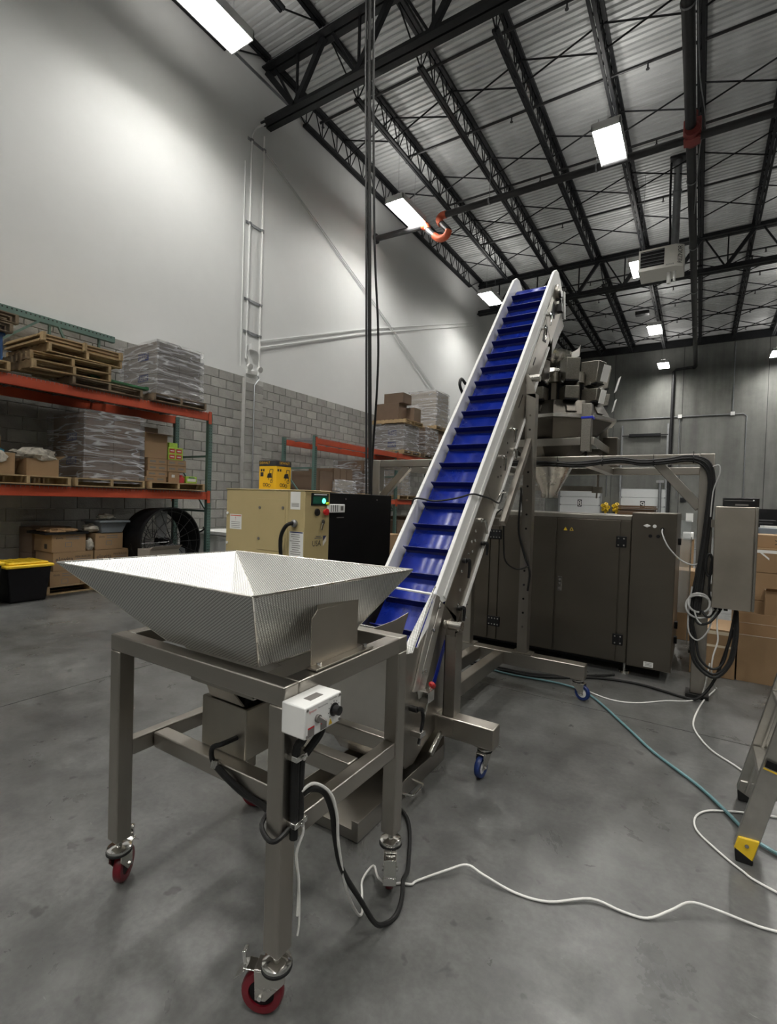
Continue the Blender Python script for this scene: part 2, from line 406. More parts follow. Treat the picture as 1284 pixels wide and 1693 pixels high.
for r in range(21):
    for k in range(int((FY-NY)/.4)):
        y = NY + .4*k + (.2 if r % 2 else .4); z = .1+.2*r
        if y > FY-.2: continue
        seen = 2.5 < y < 12.6 and z > 1.0 and not (y < 5.7 and (z < 1.7 or 2.75 < z < 3.1)) and not 7.55 < y < 8.25
        cells.append((((y*y+(z-1.5)**2+77) if seen else 1e6+y*y), y, z))
cells.sort()
for n, (d, y, z) in enumerate(cells):
    if n < 270: inst('concrete_block', bme, (WX, y, z), wl)
    else: rest.add([V((WX, y, z))+v for v in bmb.v], bmb.f)
ro = rest.build('concrete_block', 'block', wl); ro['kind'] = 'stuff'
# block pilaster under the girder
pil = struct(MB().bx(WX, -8.69, 7.64, 8.17, 0, 4.16).build('trim_1', 'mortar'), 'block pilaster standing out of the left wall below the girder')
pm = {.53: raw(block_mesh(.53, .2), 'concrete_block', 'block'), .265: raw(block_mesh(.265, .2), 'concrete_block', 'block')}
for r in range(20):
    if r % 2: inst('concrete_block', pm[.53], (-8.69, 7.905, .16+.2*r), pil)
    else:
        inst('concrete_block', pm[.265], (-8.69, 7.7725, .16+.2*r), pil); inst('concrete_block', pm[.265], (-8.69, 8.0375, .16+.2*r), pil)
# far wall: tilt-up concrete panels, two dock doors
wf = struct(MB().bx(WX-.3, RX+.3, FY+.02, FY+.35, -.3, TOP+.3).build('wall_back', 'iron'), 'far wall of grey streaked concrete tilt-up panels')
DW = [(-7.85, -5.3, 2.65), (-4.17, -1.68, 2.7)]
px = [WX, -4.75, -1.05, 2.95, 6.9, 10.6, RX]
for i in range(len(px)-1):
    a, b = px[i]+.012, px[i+1]-.012
    dw = [d for d in DW if a < d[0] < b]
    m = MB()
    if dw:
        d = dw[0]; m.bx(a, d[0], FY-.02, FY+.1, 0, TOP); m.bx(d[1], b, FY-.02, FY+.1, 0, TOP); m.bx(d[0], d[1], FY-.02, FY+.1, d[2], TOP)
    else: m.bx(a, b, FY-.02, FY+.1, 0, TOP)
    m.build('wall_panel', 'wall_conc', wf)
for k, (x0, x1, zt) in enumerate(DW[:2]):
    d = struct(MB().bx(x0, x1, FY+.02, FY+.06, 0, zt).build('door_%d' % (k+1), 'iron'), ['white sectional dock door marked 8', 'white sectional dock door marked 9'][k])
    n = 5; h = zt/n
    for i in range(n):
        MB().bx(x0+.03, x1-.03, FY-.01, FY+.02, i*h+.008, (i+1)*h-.008).build('door_panel', 'door_white', d, bevel=.006)
    cx = (x0+x1)/2
    plate(d, (cx, FY-.012, 1.72), (-1, 0, 0) and (1, 0, 0), (0, 0, 1), .26, .46, 'ink', 'number_sign', .004)
    text('89'[k], d, (cx, FY-.018, 1.72), (1, 0, 0), (0, 0, 1), .36, 'ink_white', 'lettering', lift=.004)
    for s in (x0-.02, x1+.02):
        MB().bx(s-.05, s+.05, FY-.06, FY-.02, 0, zt+.05).build('door_track', 'galv', d)
    for i in range(5):
        for s in (x0+.05, x1-.05): MB().bx(s-.06, s+.06, FY-.035, FY-.012, i*h+.02+h*.9, i*h+.1+h*.9).build('hinge', 'galv', d)
wr = struct(MB().bx(RX, RX+.3, NY-.3, FY+.3, 0, TOP+.3).build('wall_right', 'wall_conc'), 'grey concrete wall beyond the right edge')
wn = struct(MB().bx(WX-.3, RX+.3, NY-.3, NY, 0, TOP+.3).build('wall_front', 'wall_conc'), 'grey concrete wall behind the viewer')
# corrugated steel roof deck
m = MB(); y = NY-.2; pts = []
while y < FY+.2:
    pts += [(y, 0), (y+.085, 0), (y+.1, .038), (y+.137, .038)]; y += .152
vs = []; fs = []
for yy, h in pts: vs += [(WX-.2, yy, TOP+h), (RX+.2, yy, TOP+h)]
for i in range(len(pts)-1): fs.append((2*i, 2*i+2, 2*i+3, 2*i+1))
m.add(vs, fs)
m.bx(WX-.2, RX+.2, NY-.2, FY+.2, TOP+.12, TOP+.2)
struct(m.build('ceiling', 'deck'), 'ribbed galvanised steel roof deck')

# ---- girders and joists
JX = [-8.68, -7.09, -5.42, -3.74, -2.05, -.32, 1.25, 2.95, 4.65, 6.35]
GY = [-4.8, 8.12, 21.05, FY]
def girder(y, label):
    t = thing('roof_girder', label, 'girder', (WX+.02, y, 9.98), group=None)
    for s in (-1, 1):
        MB().bx(WX+.03, RX, y+s*.09-.07, y+s*.09+.07, 11.22, 11.25).bx(WX+.03, RX, y+s*.03-.012, y+s*.03+.012, 11.25, 11.4).build('top_chord', 'iron', t)
        MB().bx(WX+.03, RX, y+s*.09-.07, y+s*.09+.07, 9.98, 10.01).bx(WX+.03, RX, y+s*.03-.012, y+s*.03+.012, 10.01, 10.18).build('bottom_chord', 'iron', t)
    MB().bar((WX+.05, y, 11.2), (-7.87, y, 10.1), .1, .12).build('web_member', 'iron', t)
    k = 0; xx = JX + [8.05, 9.75, 11.45]
    for i in range(1, len(xx)):
        b = xx[i]-.78
        MB().bar((b, y, 10.1), (xx[i], y, 11.22), .1, .12).build('web_member', 'iron', t)
        MB().bar((b, y, 10.1), (b-.65, y, 11.22), .05, .05).build('web_member', 'iron', t)
        MB().bar((b+.05, y, 10.1), (b+.05, y, 11.22), .045, .045).build('web_member', 'iron', t)
    return t
girder(GY[1], 'black steel truss girder nearest overhead, reaching the white wall above the block pilaster')
girder(GY[2], 'black steel truss girder behind the conveyor head and the unit heater')
girder(GY[0], 'black steel truss girder overhead behind the viewer')
bayn = ['in the bay overhead', 'in the middle bay', 'in the far bay']
def joist(x, i, b):
    y0, y1 = GY[b]+.05, GY[b+1]-.05
    t = thing('roof_joist', 'black open-web roof joist, %s from the white wall, %s' % (ORD[i], bayn[b]), 'joist', (x, y0, 10.75), group='roof joists')
    MB().bx(x-.085, x-.012, y0, y1, 11.41, 11.49).bx(x+.012, x+.085, y0, y1, 11.41, 11.49).build('top_chord', 'iron', t)
    MB().bx(x-.07, x-.012, y0+1.15, y1-1.15, 10.77, 10.83).bx(x+.012, x+.07, y0+1.15, y1-1.15, 10.77, 10.83).build('bottom_chord', 'iron', t)
    w_ = MB(); n = int((y1-y0-2.4)/.6); ya = y0+1.2; st = (y1-y0-2.4)/n
    w_.tube([(x, y0+.1, 11.42), (x, ya, 10.8)], .018, 5); w_.tube([(x, y1-.1, 11.42), (x, y1-1.2, 10.8)], .018, 5)
    for k in range(n):
        yb = ya+k*st
        w_.tube([(x, yb, 10.8), (x, yb+st/2, 11.45)], .016, 5); w_.tube([(x, yb+st/2, 11.45), (x, yb+st, 10.8)], .016, 5)
        if b == 1: w_.bar((x, yb, 10.8), (x, yb, 11.45), .02, .02)
    w_.build('web', 'iron', t)
    return t
for b in range(3):
    for i, x in enumerate(JX): joist(x, i, b)
# cross bridging between the joists
bl = ['near girder', 'middle bay', 'far bay']
brY = [10.9, 13.55, 16.2, 18.7, 23.6, 26.2, 28.8, 31.3, 2.2, -1.5]
for k, y in sorted(enumerate(brY), key=lambda q: q[1]):
    t = thing('bridging_row', 'row of crossed black bridging rods between the joists, %s from the viewer' % ORD[sorted(brY).index(y)], 'bridging', (JX[0], y, 10.8), group='roof bridging rows')
    for i in range(len(JX)-1):
        a, b = JX[i], JX[i+1]
        if k > 7 and i > 4: continue
        MB().tube([(a, y, 10.82), (b, y, 11.42)], .02, 5).build('bridging_rod', 'iron', t)
        MB().tube([(a, y+.03, 11.42), (b, y+.03, 10.82)], .02, 5).build('bridging_rod', 'iron', t)
# steel ledger where the deck meets the far wall and the left wall
struct(MB().bx(WX+.02, RX, FY-.14, FY-.02, 11.05, 11.45).build('trim_2', 'iron'), 'dark steel ledger along the top of the far wall')
struct(MB().bx(WX+.01, WX+.03, NY, FY, 10.95, 11.02).build('trim_3', 'galv'), 'thin grey strip along the top of the white wall')

# ---- sprinkler branch lines with heads
for k, y in enumerate([9.8, 12.0, 14.6, 17.4, 22.5, 24.6, 26.6, 29.0, 31.6]):
    x0 = -7.4 if k else -8.6
    t = thing('sprinkler_line', 'thin black sprinkler branch pipe across the joists, %s from the near girder' % ORD[k], 'pipe', (x0, y, 11.1), group='sprinkler branch lines')
    MB().tube([(x0, y, 11.12), (RX-1, y, 11.12)], .032, 8).build('pipe', 'pipe_dark', t, smooth=True)
    for j in range(7):
        x = x0+.1+j*3.0
        MB().cyl((x, y, 11.1), (x, y, 10.98), .018, n=6).lathe([(0, 0), (.04, .0), (.04, .008), (0, .008)], (x, y, 10.97), 8).build('sprinkler_head', 'pipe_dark', t)
# ---- fire main with orange offset at the wall
t = thing('fire_main', 'thick black fire main pipe crossing under the joists with orange elbows by the white wall', 'pipe', (-8.78, 12.73, 9.5))
MB().tube([(-6.4, 12.73, 9.66), (RX-.2, 12.73, 9.66)], .085, 14).build('pipe', 'pipe_dark', t, smooth=True)
MB().tube([(-8.78, 12.73, 9.58), (-7.15, 12.73, 9.52)], .085, 14).lathe([(0, 0), (.15, 0), (.15, .05), (0, .05)], (-8.79, 12.73, 9.58), 18, (1, 0, 0)).build('wall_pipe', 'pipe_dark', t, smooth=True)
MB().tube([(-7.15, 12.73, 9.52), (-7.0, 12.73, 9.5), (-6.95, 12.7, 9.36)], .1, 12, 5).build('elbow', 'orange_pipe', t, smooth=True)
MB().tube([(-6.95, 12.7, 9.36), (-6.66, 12.6, 9.06)], .085, 12).build('offset_pipe', 'pipe_dark', t, smooth=True)
MB().tube([(-6.68, 12.6, 9.08), (-6.5, 12.6, 8.95), (-6.3, 12.6, 8.97), (-6.22, 12.6, 9.12)], .1, 12, 5).build('elbow', 'orange_pipe', t, smooth=True)
MB().tube([(-6.22, 12.6, 9.1), (-6.5, 12.68, 9.42)], .085, 12).build('offset_pipe', 'pipe_dark', t, smooth=True)
MB().tube([(-6.5, 12.68, 9.4), (-6.6, 12.72, 9.56), (-6.52, 12.73, 9.66), (-6.38, 12.73, 9.66)], .1, 12, 5).build('elbow', 'orange_pipe', t, smooth=True)
for x in (-5.1, -2.4, 1.6): MB().lathe([(.088, -.02), (.1, -.02), (.1, .02), (.088, .02)], (x, 12.73, 9.66), 14, (1, 0, 0), True).cyl((x, 12.73, 9.76), (x, 12.73, 10.8), .008, n=5).build('pipe_hanger', 'galv', t)
# ---- long main along the hall
t = thing('sprinkler_main', 'wide black sprinkler main running from overhead to the far concrete wall', 'pipe', (-.42, 20, 9.7))
MB().tube([(-.47, NY+.3, 9.8), (-.47, 33.35, 9.8), (-.55, 33.62, 9.75)], .105, 14).build('pipe', 'pipe_dark', t, smooth=True)
for y in (9.45, 14.6, 18.3, 22.0, 26.0): MB().lathe([(.108, -.02), (.12, -.02), (.12, .02), (.108, .02)], (-.47, y, 9.8), 16, (0, 1, 0), True).cyl((-.47, y, 9.91), (-.47, y, 11.4), .007, n=5).build('pipe_hanger', 'galv', t)
MB().tube([(-.5, 33.6, 9.78), (-1.45, 33.6, 9.72), (-1.56, 33.6, 9.6), (-1.56, 33.6, 0)], .085, 12).build('riser', 'pipe_dark', t, smooth=True)
MB().box((-.44, 12.73, 9.82), (.34, .34, .34)).cyl((-.44, 12.5, 9.72), (-.44, 12.95, 9.72), .16, n=14).cyl((-.44, 12.7, 9.9), (-.44, 12.7, 10.2), .1, n=12).bx(-.6, -.28, 12.6, 12.86, 9.55, 9.62).build('red_tee', 'red_iron', t, bevel=.02)
MB().tube([(-.33, 9.3, 9.75), (-.3, 11, 9.7), (-.2, 12.4, 9.75), (-.3, 13.2, 9.68), (-.42, 16, 9.66)], .012, 5, 4).build('conduit', 'galv', t)

# ---- ceiling lamps
for i, x in enumerate([-7.3, -2.0, 3.1, 8.3]):
    for j, y in enumerate([-7.7, -1.1, 5.5, 12.05, 18.7, 25.4, 31.9]):
        if i == 0 and j > 4: continue
        row = ['nearest the white wall', 'second from the white wall', 'third from the white wall', 'fourth from the white wall'][i]
        t = thing('ceiling_lamp', 'lit rectangular ceiling lamp, %s of the row %s' % (ORD[j], row), 'ceiling lamp', (x, y, LAMP_Z), group='ceiling lamps')
        a, b, z = .29, .67, LAMP_Z
        H = .13
        MB().bx(x-a, x+a, y-b, y+b, z+H, z+H+.03).bx(x-a, x-a+.02, y-b, y+b, z, z+H).bx(x+a-.02, x+a, y-b, y+b, z, z+H).bx(x-a, x+a, y-b, y-b+.02, z, z+H).bx(x-a, x+a, y+b-.02, y+b, z, z+H).bx(x-.1, x+.1, y-.5, y+.5, z+H+.03, z+H+.1).build('housing', 'lamp_house', t)
        MB().add([(x-a+.021, y-b+.021, z+H-.025), (x-a+.021, y+b-.021, z+H-.025), (x+a-.021, y+b-.021, z+H-.025), (x+a-.021, y-b+.021, z+H-.025)], [(0, 1, 2, 3)]).build('lens', 'lamp_emit', t)
        for q in range(5): MB().bx(x-.181+.09*q, x-.173+.09*q, y-b+.021, y+b-.021, z+H-.078, z+H-.026).build('reflector_fin', 'lamp_house', t)
        for sx in (-.2, .2): MB().add([(x+sx-.06, y-b+.06, z+H+.034), (x+sx+.06, y-b+.06, z+H+.034), (x+sx+.06, y+b-.06, z+H+.034), (x+sx-.06, y+b-.06, z+H+.034)], [(0, 1, 2, 3)]).build('added_uplight', 'uplight_fill', t)  # glowing strips added on the housing top to lift the deck and joists
        w_ = MB()
        for sy in (-.45, .45): w_.cyl((x, y+sy, z+H+.1), (x, y+sy, 11.45), .004, n=4)
        w_.build('hanging_wire', 'galv', t)

# ---- unit heater with flue
t = thing('unit_heater', 'white gas unit heater with black louvres hanging from the roof', 'heater', (-1.2, 16.4, 8.37))
x0, x1, z0, z1, y0, y1 = -1.77, -.83, 8.38, 9.0, 16.1, 17.0
MB().ngon([(x0, y0, z0), (x1, y0, z0), (x1+.2, y0+.14, z0), (x1+.2, y1, z0), (x0, y1, z0)], (0, 0, z1-z0)).build('cabinet', 'heater_tan', t, bevel=.015)
MB().bx(x0+.05, x0+.66, y0-.006, y0+.02, z0+.1, z1-.06).build('louvre_opening', 'black', t)
for k in range(5):
    z = z0+.14+k*.095
    MB().bar((x0+.05, y0-.03, z), (x0+.66, y0-.03, z), .06, .008, (0, -.5, .8)).build('louvre', 'galv', t)
text('REZNOR', t, (x1+.105, y0+.067, (z0+z1)/2+.02), (0, 0, 1), V((-.2, -.14, 0)), .13, 'ink', width=.48)
text('REZNOR', t, (x1-.13, y0-.001, z0+.07), (1, 0, 0), (0, 0, 1), .035, 'ink')
MB().tube([(-.87, 16.3, z1), (-.87, 16.3, 11.5)], .1, 14).lathe([(.1, -.02), (.125, -.02), (.125, .02), (.1, .02)], (-.87, 16.3, 10.55), 14, close=True).build('flue_pipe', 'galv', t, smooth=True)
MB().bx(-1.07, -.67, 16.1, 16.5, 11.42, 11.48).build('flue_collar', 'iron', t)
MB().tube([(-1.03, 16.35, z1), (-1.0, 16.35, 9.4), (-1.04, 16.35, 10.4), (-1.05, 16.35, 11.45)], .03, 8, 4).build('gas_pipe', 'pipe_dark', t)
MB().cyl((-1.0, 16.5, z0), (-1.0, 16.5, z0-.32), .06, n=12).cyl((-.86, 16.45, z0), (-.86, 16.45, z0-.28), .035, n=10).build('intake_pipe', 'white_paint', t, smooth=True)
w_ = MB()
for x in (x0+.05, x1): w_.cyl((x, 16.5, z1), (x, 16.5, 11.4), .006, n=4)
w_.build('hanger_rod', 'galv', t)
tag(MB().bx(-2.75, -2.2, 24.6, 24.9, 10.15, 10.3).bx(-2.7, -2.25, 24.57, 24.6, 10.17, 10.28).build('junction_box', 'pipe_dark'), 'small dark box hung under the roof above the far ceiling lamps', 'box')

# ---- conduits and fittings on the left wall
cx = WX+.04
def conduit(pts, r, name, label, mat='wall_white', sub=0):
    return tag(MB().tube(pts, r, 6, sub).build(name, mat, smooth=True), label, 'conduit')
conduit([(cx, 7.70, 4.6), (cx, 7.73, 9.55), (cx, 7.85, 9.8), (cx+.1, 8.0, 9.95)], .022, 'wall_conduit', 'left white conduit of the pair climbing the white wall above the pilaster')
conduit([(cx, 8.09, 1.3), (cx, 8.09, 3.9), (cx, 8.09, 9.75)], .022, 'wall_conduit', 'right white conduit of the pair, running down over the pilaster', 'white_paint')
conduit([(cx-.01, 7.56, 4.4), (cx-.01, 7.56, 8.9)], .012, 'wall_conduit', 'thin white conduit just left of the pair above the pilaster')
conduit([(-8.66, 7.88, 1.25), (-8.66, 7.88, 4.02), (-8.7, 8.05, 4.2), (cx, 8.06, 4.3)], .014, 'wall_conduit', 'thin pale conduit down the face of the block pilaster', 'galv')
for k, z in enumerate((9.45, 7.62, 5.92, 5.2)):
    t = thing('conduit_strut', 'small steel strut across the white wall conduits, %s from the top' % ORD[k], 'bracket', (WX+.012, 7.86, z), group='conduit struts')
    MB().bx(WX+.012, WX+.03, 7.62, 8.16, z-.03, z+.03).build('channel', 'galv', t)
    for y in (7.72, 8.09): MB().bx(WX+.03, WX+.07, y-.035, y+.035, z-.02, z+.02).build('clamp', 'galv', t)
t = thing('emergency_light', 'white twin-head emergency light on the white wall above the pilaster', 'emergency light', (WX+.012, 7.85, 4.25))
MB().bx(WX+.012, WX+.1, 7.72, 8.0, 4.27, 4.36).build('body', 'white_paint', t, bevel=.01)
for y in (7.72, 8.02): MB().lathe([(0, 0), (.05, 0), (.07, .08), (.0, .085)], (WX+.1, y, 4.42), 12, (1, 0, -.3)).build('lamp_head', 'white_paint', t)
MB().tube([(WX+.03, 7.72, 5.1), (WX+.03, 7.73, 4.75), (WX+.04, 7.78, 4.6), (WX+.04, 7.8, 4.4)], .015, 6, 4).build('cord', 'white_paint', t)
tag(MB().bx(WX+.012, WX+.1, 7.8, 7.98, 4.82, 4.95).bx(WX+.012, WX+.07, 7.95, 8.02, 4.86, 4.9).build('junction_box', 'wall_white'), 'small white junction box on the white wall between the conduits', 'box')
conduit([(cx, 8.1, 9.5), (cx, 12.2, 7.84), (cx, 16.7, 5.95), (cx, 18, 5.4)], .014, 'wall_conduit', 'upper of two thin lines slanting down the white wall from the girder end')
conduit([(cx, 8.15, 9.42), (cx, 12.4, 7.68), (cx, 16.2, 5.95), (cx, 18, 5.15)], .012, 'wall_conduit', 'lower of two thin lines slanting down the white wall from the girder end')
conduit([(cx, 8.1, 5.1), (cx, 12.4, 6.72), (cx, 20.6, 9.5)], .014, 'wall_conduit', 'upper of two thin lines rising along the white wall from the junction box')
conduit([(cx, 8.1, 4.95), (cx, 12.4, 6.58), (cx, 20.6, 9.38)], .014, 'wall_conduit', 'lower of two thin lines rising along the white wall from the junction box')
tag(MB().bx(-8.69, -8.6, 8.17, 8.3, 1.86, 1.98).lathe([(0, 0), (.05, 0), (.05, .04), (0, .05)], (-8.6, 8.23, 1.92), 12, (1, 0, 0)).build('fire_alarm', 'red'), 'small red fire alarm unit beside the block pilaster', 'alarm')
# ---- fittings on the far wall
def fw(name, label, mb, mat, cat): return tag(mb.build(name, mat, smooth=True), label, cat)
Y = FY-.06
fw('wall_conduit', 'grey conduit on the far wall, level line with two drops', MB().tube([(-5.9, Y, 6.98), (1.9, Y, 6.95), (2.05, Y, 6.8), (2.05, Y, 1.9)], .03, 6).tube([(-5.0, Y, 6.98), (-5.0, Y, 2.2)], .03, 6).tube([(-1.15, Y, 6.96), (-1.15, Y, 2.2)], .03, 6), 'galv', 'conduit')
fw('wall_conduit', 'grey conduit dropping from the roof on the far wall', MB().tube([(1.4, Y, 11), (1.4, Y, 7.0)], .03, 6), 'galv', 'conduit')
for k, x in enumerate((-5.0, -1.15, 1.4)): fw('junction_box', 'small pale junction box on the far wall conduit, %s from the left' % ORD[k], MB().bx(x-.1, x+.1, FY-.14, FY-.02, 6.88, 7.08), 'white_paint', 'box')
t = thing('door_spring_bar', 'dark torsion bar with tall rails above dock door 9', 'door hardware', (-2.95, FY-.1, 2.8))
MB().bx(-4.2, -1.7, FY-.12, FY-.06, 5.92, 5.97).build('shaft', 'iron', t)
MB().bx(-3.8, -2.1, FY-.2, FY-.05, 5.88, 6.04).build('spring', 'iron', t)
for x in (-4.2, -1.72): MB().bx(x-.05, x+.05, FY-.1, FY-.03, 2.75, 6.6).build('rail', 'galv', t)
t = thing('dock_bollard', 'grey steel pipe standing against dock door 9', 'post', (-2.0, FY-.4, 0))
MB().cyl((-2.0, FY-.4, 0), (-2.0, FY-.4, 3.05), .09, n=14).build('pipe', 'galv', t, smooth=True); MB().bx(-2.2, -1.8, FY-.5, FY-.3, 3.05, 3.2).build('cap', 'galv', t); MB().bx(-2.2, -1.8, FY-.6, FY-.2, 0, .08).build('base_plate', 'galv', t)
tag(MB().bx(-.62, -.25, FY-.05, FY-.02, .8, 1.3).build('wall_notice', 'paper'), 'white notice sheet on the far wall right of dock door 9', 'notice')
tag(MB().bx(-.95, -.65, FY-.1, FY-.02, 1.95, 2.2).bx(-.87, -.73, FY-.12, FY-.1, 2.02, 2.13).build('wall_switch_box', 'iron'), 'small dark switch box on the far wall above the white notice', 'switch')
# ================================================================== FEEDER CART
def caster(root, x, y, ztop, ang, r, tire, hub, brake=None, head=.044, name='caster', plate_top=False):
    d = V((cos(ang), sin(ang), 0)); sd = V((-sin(ang), cos(ang), 0)); off = .04
    c = V((x, y, 0))+d*off+Z_*r; p = V((x, y, 0)); w_ = .03
    zf = 2*r+.010
    m = MB()
    for s in (-1, 1):
        q = sd*(s*(w_/2+.006)); t_ = sd*(s*.004)
        m.ngon([p-d*.034+Z_*zf+q, p+d*.06+Z_*zf+q, p+d*.058+Z_*(zf-.03)+q, c+d*.016-Z_*.012+q, c-d*.016-Z_*.012+q, p-d*.034+Z_*(zf-.022)+q], t_)
    m.ngon([p-d*.034+Z_*zf-sd*(w_/2+.01), p+d*.06+Z_*zf-sd*(w_/2+.01), p+d*.06+Z_*zf+sd*(w_/2+.01), p-d*.034+Z_*zf+sd*(w_/2+.01)], Z_*.005)
    f = m.build(name, 'steel_pol', root, bevel=.002)
    wh = MB().lathe([(r*.62, -w_/2), (r*.93, -w_/2), (r, -w_/2+.007), (r, w_/2-.007), (r*.93, w_/2), (r*.62, w_/2)], c, 32, sd, True).build('wheel_tire', tire, f, smooth=True)
    MB().lathe([(0, -w_*.42), (r*.2, -w_*.5), (r*.25, -w_*.3), (r*.63, -w_*.3), (r*.63, w_*.3), (r*.25, w_*.3), (r*.2, w_*.5), (0, w_*.42)], c, 24, sd).build('wheel_hub', hub, f, smooth=True)
    MB().cyl(c-sd*(w_/2+.016), c+sd*(w_/2+.016), .008, n=6).build('axle_bolt', 'chrome', f)
    MB().lathe([(0, zf+.005), (head*.86, zf+.005), (head*.98, zf+.01), (head, zf+.014), (head*.96, zf+.02), (head*.6, zf+.026), (0, zf+.027)], p, 28).build('swivel_head', 'chrome', f, smooth=True)
    MB().lathe([(head*.9, zf+.0), (head*1.03, zf+.002), (head*1.03, zf+.009), (head*.9, zf+.01)], p, 28, close=True).build('swivel_seal', 'rubber', f, smooth=True)
    MB().cyl(p+Z_*(zf+.02), p+Z_*ztop, .011, n=10).build('stem', 'chrome', f, smooth=True)
    if brake:
        b0 = p+d*.06+Z_*(zf-.004)
        m = MB().bar(b0-d*.01, b0+d*.035+Z_*.002, w_+.012, .004)
        if brake == 'up': m.bar(b0+d*.03, b0+d*.036+Z_*.045, .026, .012, d); m.bar(b0+d*.03-Z_*.004, b0+d*.062-Z_*.034, w_+.014, .004)
        else: m.bar(b0+d*.03+Z_*.002, b0+d*.06-Z_*.05, w_+.018, .005); m.bar(b0+d*.062-Z_*.04, b0+d*.07-Z_*.065, w_+.02, .012)
        m.build('brake_pedal', 'chrome', f, bevel=.002)
    return f
FX0, FX1, FY0, FY1, FT = -1.84, -.955, 1.005, 1.69, .97
T = .06
fd = thing('feeder_cart', 'stainless wheeled feeder cart with a flared dimpled hopper in the foreground', 'feeder', ((FX0+FX1)/2, (FY0+FY1)/2, 0))
for x, y in ((FX0, FY0), (FX1-T, FY0), (FX0, FY1-T), (FX1-T, FY1-T)):
    MB().bx(x, x+T, y, y+T, .188, FT-T).build('leg', 'steel', fd, bevel=.005)
def rail(a, name='frame_rail', mat='steel_h'): return MB().bx(*a).build(name, mat, fd, bevel=.005)
rail((FX0, FX1, FY0, FY0+T, FT-T, FT)); rail((FX0, FX1, FY1-T, FY1, FT-T, FT))
rail((FX0, FX0+T, FY0+T, FY1-T, FT-T, FT)); rail((FX1-T, FX1, FY0+T, FY1-T, FT-T, FT))
lz = .50
rail((FX0+.005, FX0+T-.005, FY0+T, FY1-T, lz, lz+T)); rail((FX1-T+.005, FX1-.005, FY0+T, FY1-T, lz, lz+T))
rail((FX0+T, FX1-T, FY1-T+.005, FY1-.005, lz, lz+T)); rail((FX0+T, FX1-T, 1.147, 1.207, lz, lz+T)); rail((FX0+T, FX1-T, 1.40, 1.46, lz, lz+T))
R = .063
caster(fd, FX1-T/2, FY0+T/2, .19, rad(205), R, 'red_tire', 'black', 'up')
caster(fd, FX0+T/2, FY0+T/2, .19, rad(125), R, 'red_tire', 'black', 'up')
caster(fd, FX1-T/2, FY1-T/2, .19, rad(-59), R, 'red_tire', 'black', 'down')
caster(fd, FX0+T/2, FY1-T/2, .19, rad(20), R, 'red_tire', 'black', None)
# hopper: flared pan of dimpled sheet
rL, rF, rR, rB = V((-1.976, .88, 1.235)), V((-.982, .905, 1.235)), V((-.926, 1.66, 1.235)), V((-1.866, 1.607, 1.235))
zb = .985; bL, bF, bR, bB = V((-1.56, 1.05, zb)), V((-1.105, 1.05, zb)), V((-1.10, 1.50, zb)), V((-1.56, 1.50, zb))
m = MB().add([rL, rF, rR, rB, bL, bF, bR, bB], [(0, 1, 5, 4), (1, 2, 6, 5), (2, 3, 7, 6), (3, 0, 4, 7), (4, 5, 6, 7)])
hp = m.build('hopper', 'dimple', fd, uvf=1, solid=.004)
for a, b in ((rL, rF), (rF, rR), (rR, rB), (rB, rL)):
    MB().tube([a, b], .004, 6).build('rim_edge', 'steel_pol', hp)
for a, b in ((rF, bF), (rR, bR), (rB, bB), (rL, bL)): MB().tube([a, b], .0035, 5).build('corner_weld', 'steel_pol', hp)
# side brackets carrying the hopper
br = MB().ngon([(-1.003, 1.165, .978), (-1.003, 1.41, .978), (-1.003, 1.41, 1.15), (-1.003, 1.19, 1.15), (-1.003, 1.165, 1.125)], (.004, 0, 0)).ngon([(-1.003, 1.19, 1.15), (-1.003, 1.44, 1.15), (-1.012, 1.455, 1.18), (-1.012, 1.2, 1.175)], (.004, 0, 0)).bx(-1.003, -.963, 1.15, 1.46, .972, .978).build('hopper_bracket', 'steel_encl', fd, bevel=.001)
for y in (1.18, 1.43): MB().cyl((-.98, y, .978), (-.98, y, .99), .009, n=6).build('bolt', 'chrome', br)
b2 = MB().bx(-1.785, -1.78, 1.17, 1.42, .972, 1.12).bx(-1.83, -1.78, 1.15, 1.46, .972, .978).build('hopper_bracket', 'steel_h', fd)
for y in (1.17, 1.44): MB().cyl((-1.81, y, .978), (-1.81, y, .99), .009, n=6).build('bolt', 'chrome', b2)
# vibrating tray and drive
tr = MB().bx(-1.52, -1.2, 1.12, 2.0, .835, .84).bx(-1.52, -1.515, 1.12, 2.0, .84, .93).bx(-1.205, -1.2, 1.12, 2.0, .84, .93).bx(-1.52, -1.2, 1.12, 1.125, .84, .95)
tr.ngon([(-1.205, 2.0, .835), (-1.205, 2.06, .83), (-1.205, 2.13, .945), (-1.205, 2.0, .93)], (.004, 0, 0)).build('vibrating_tray', 'steel', fd)
MB().bx(-1.5, -1.18, 1.16, 1.55, .95, .985).ngon([(-1.6, 1.1, .985), (-1.06, 1.1, .985), (-1.16, 1.12, .93), (-1.52, 1.12, .93)], (0, .004, 0)).build('outlet_collar', 'steel', fd)
dv = MB().bx(-1.56, -1.32, 1.2, 1.43, .56, .745).build('drive_box', 'steel_box', fd, bevel=.006)
m = MB().bx(-1.53, -1.35, 1.22, 1.25, .745, .835).bx(-1.53, -1.35, 1.38, 1.41, .745, .835).cyl((-1.44, 1.31, .745), (-1.44, 1.31, .82), .07, n=16)
m.bar((-1.36, 1.42, .745), (-1.28, 1.62, .84), .16, .012).build('spring_mount', 'black', fd)
MB().ngon([(-1.52, 1.205, .75), (-1.34, 1.205, .75), (-1.38, 1.16, .838), (-1.5, 1.16, .838)], (0, .006, 0)).build('front_gusset', 'steel', fd)
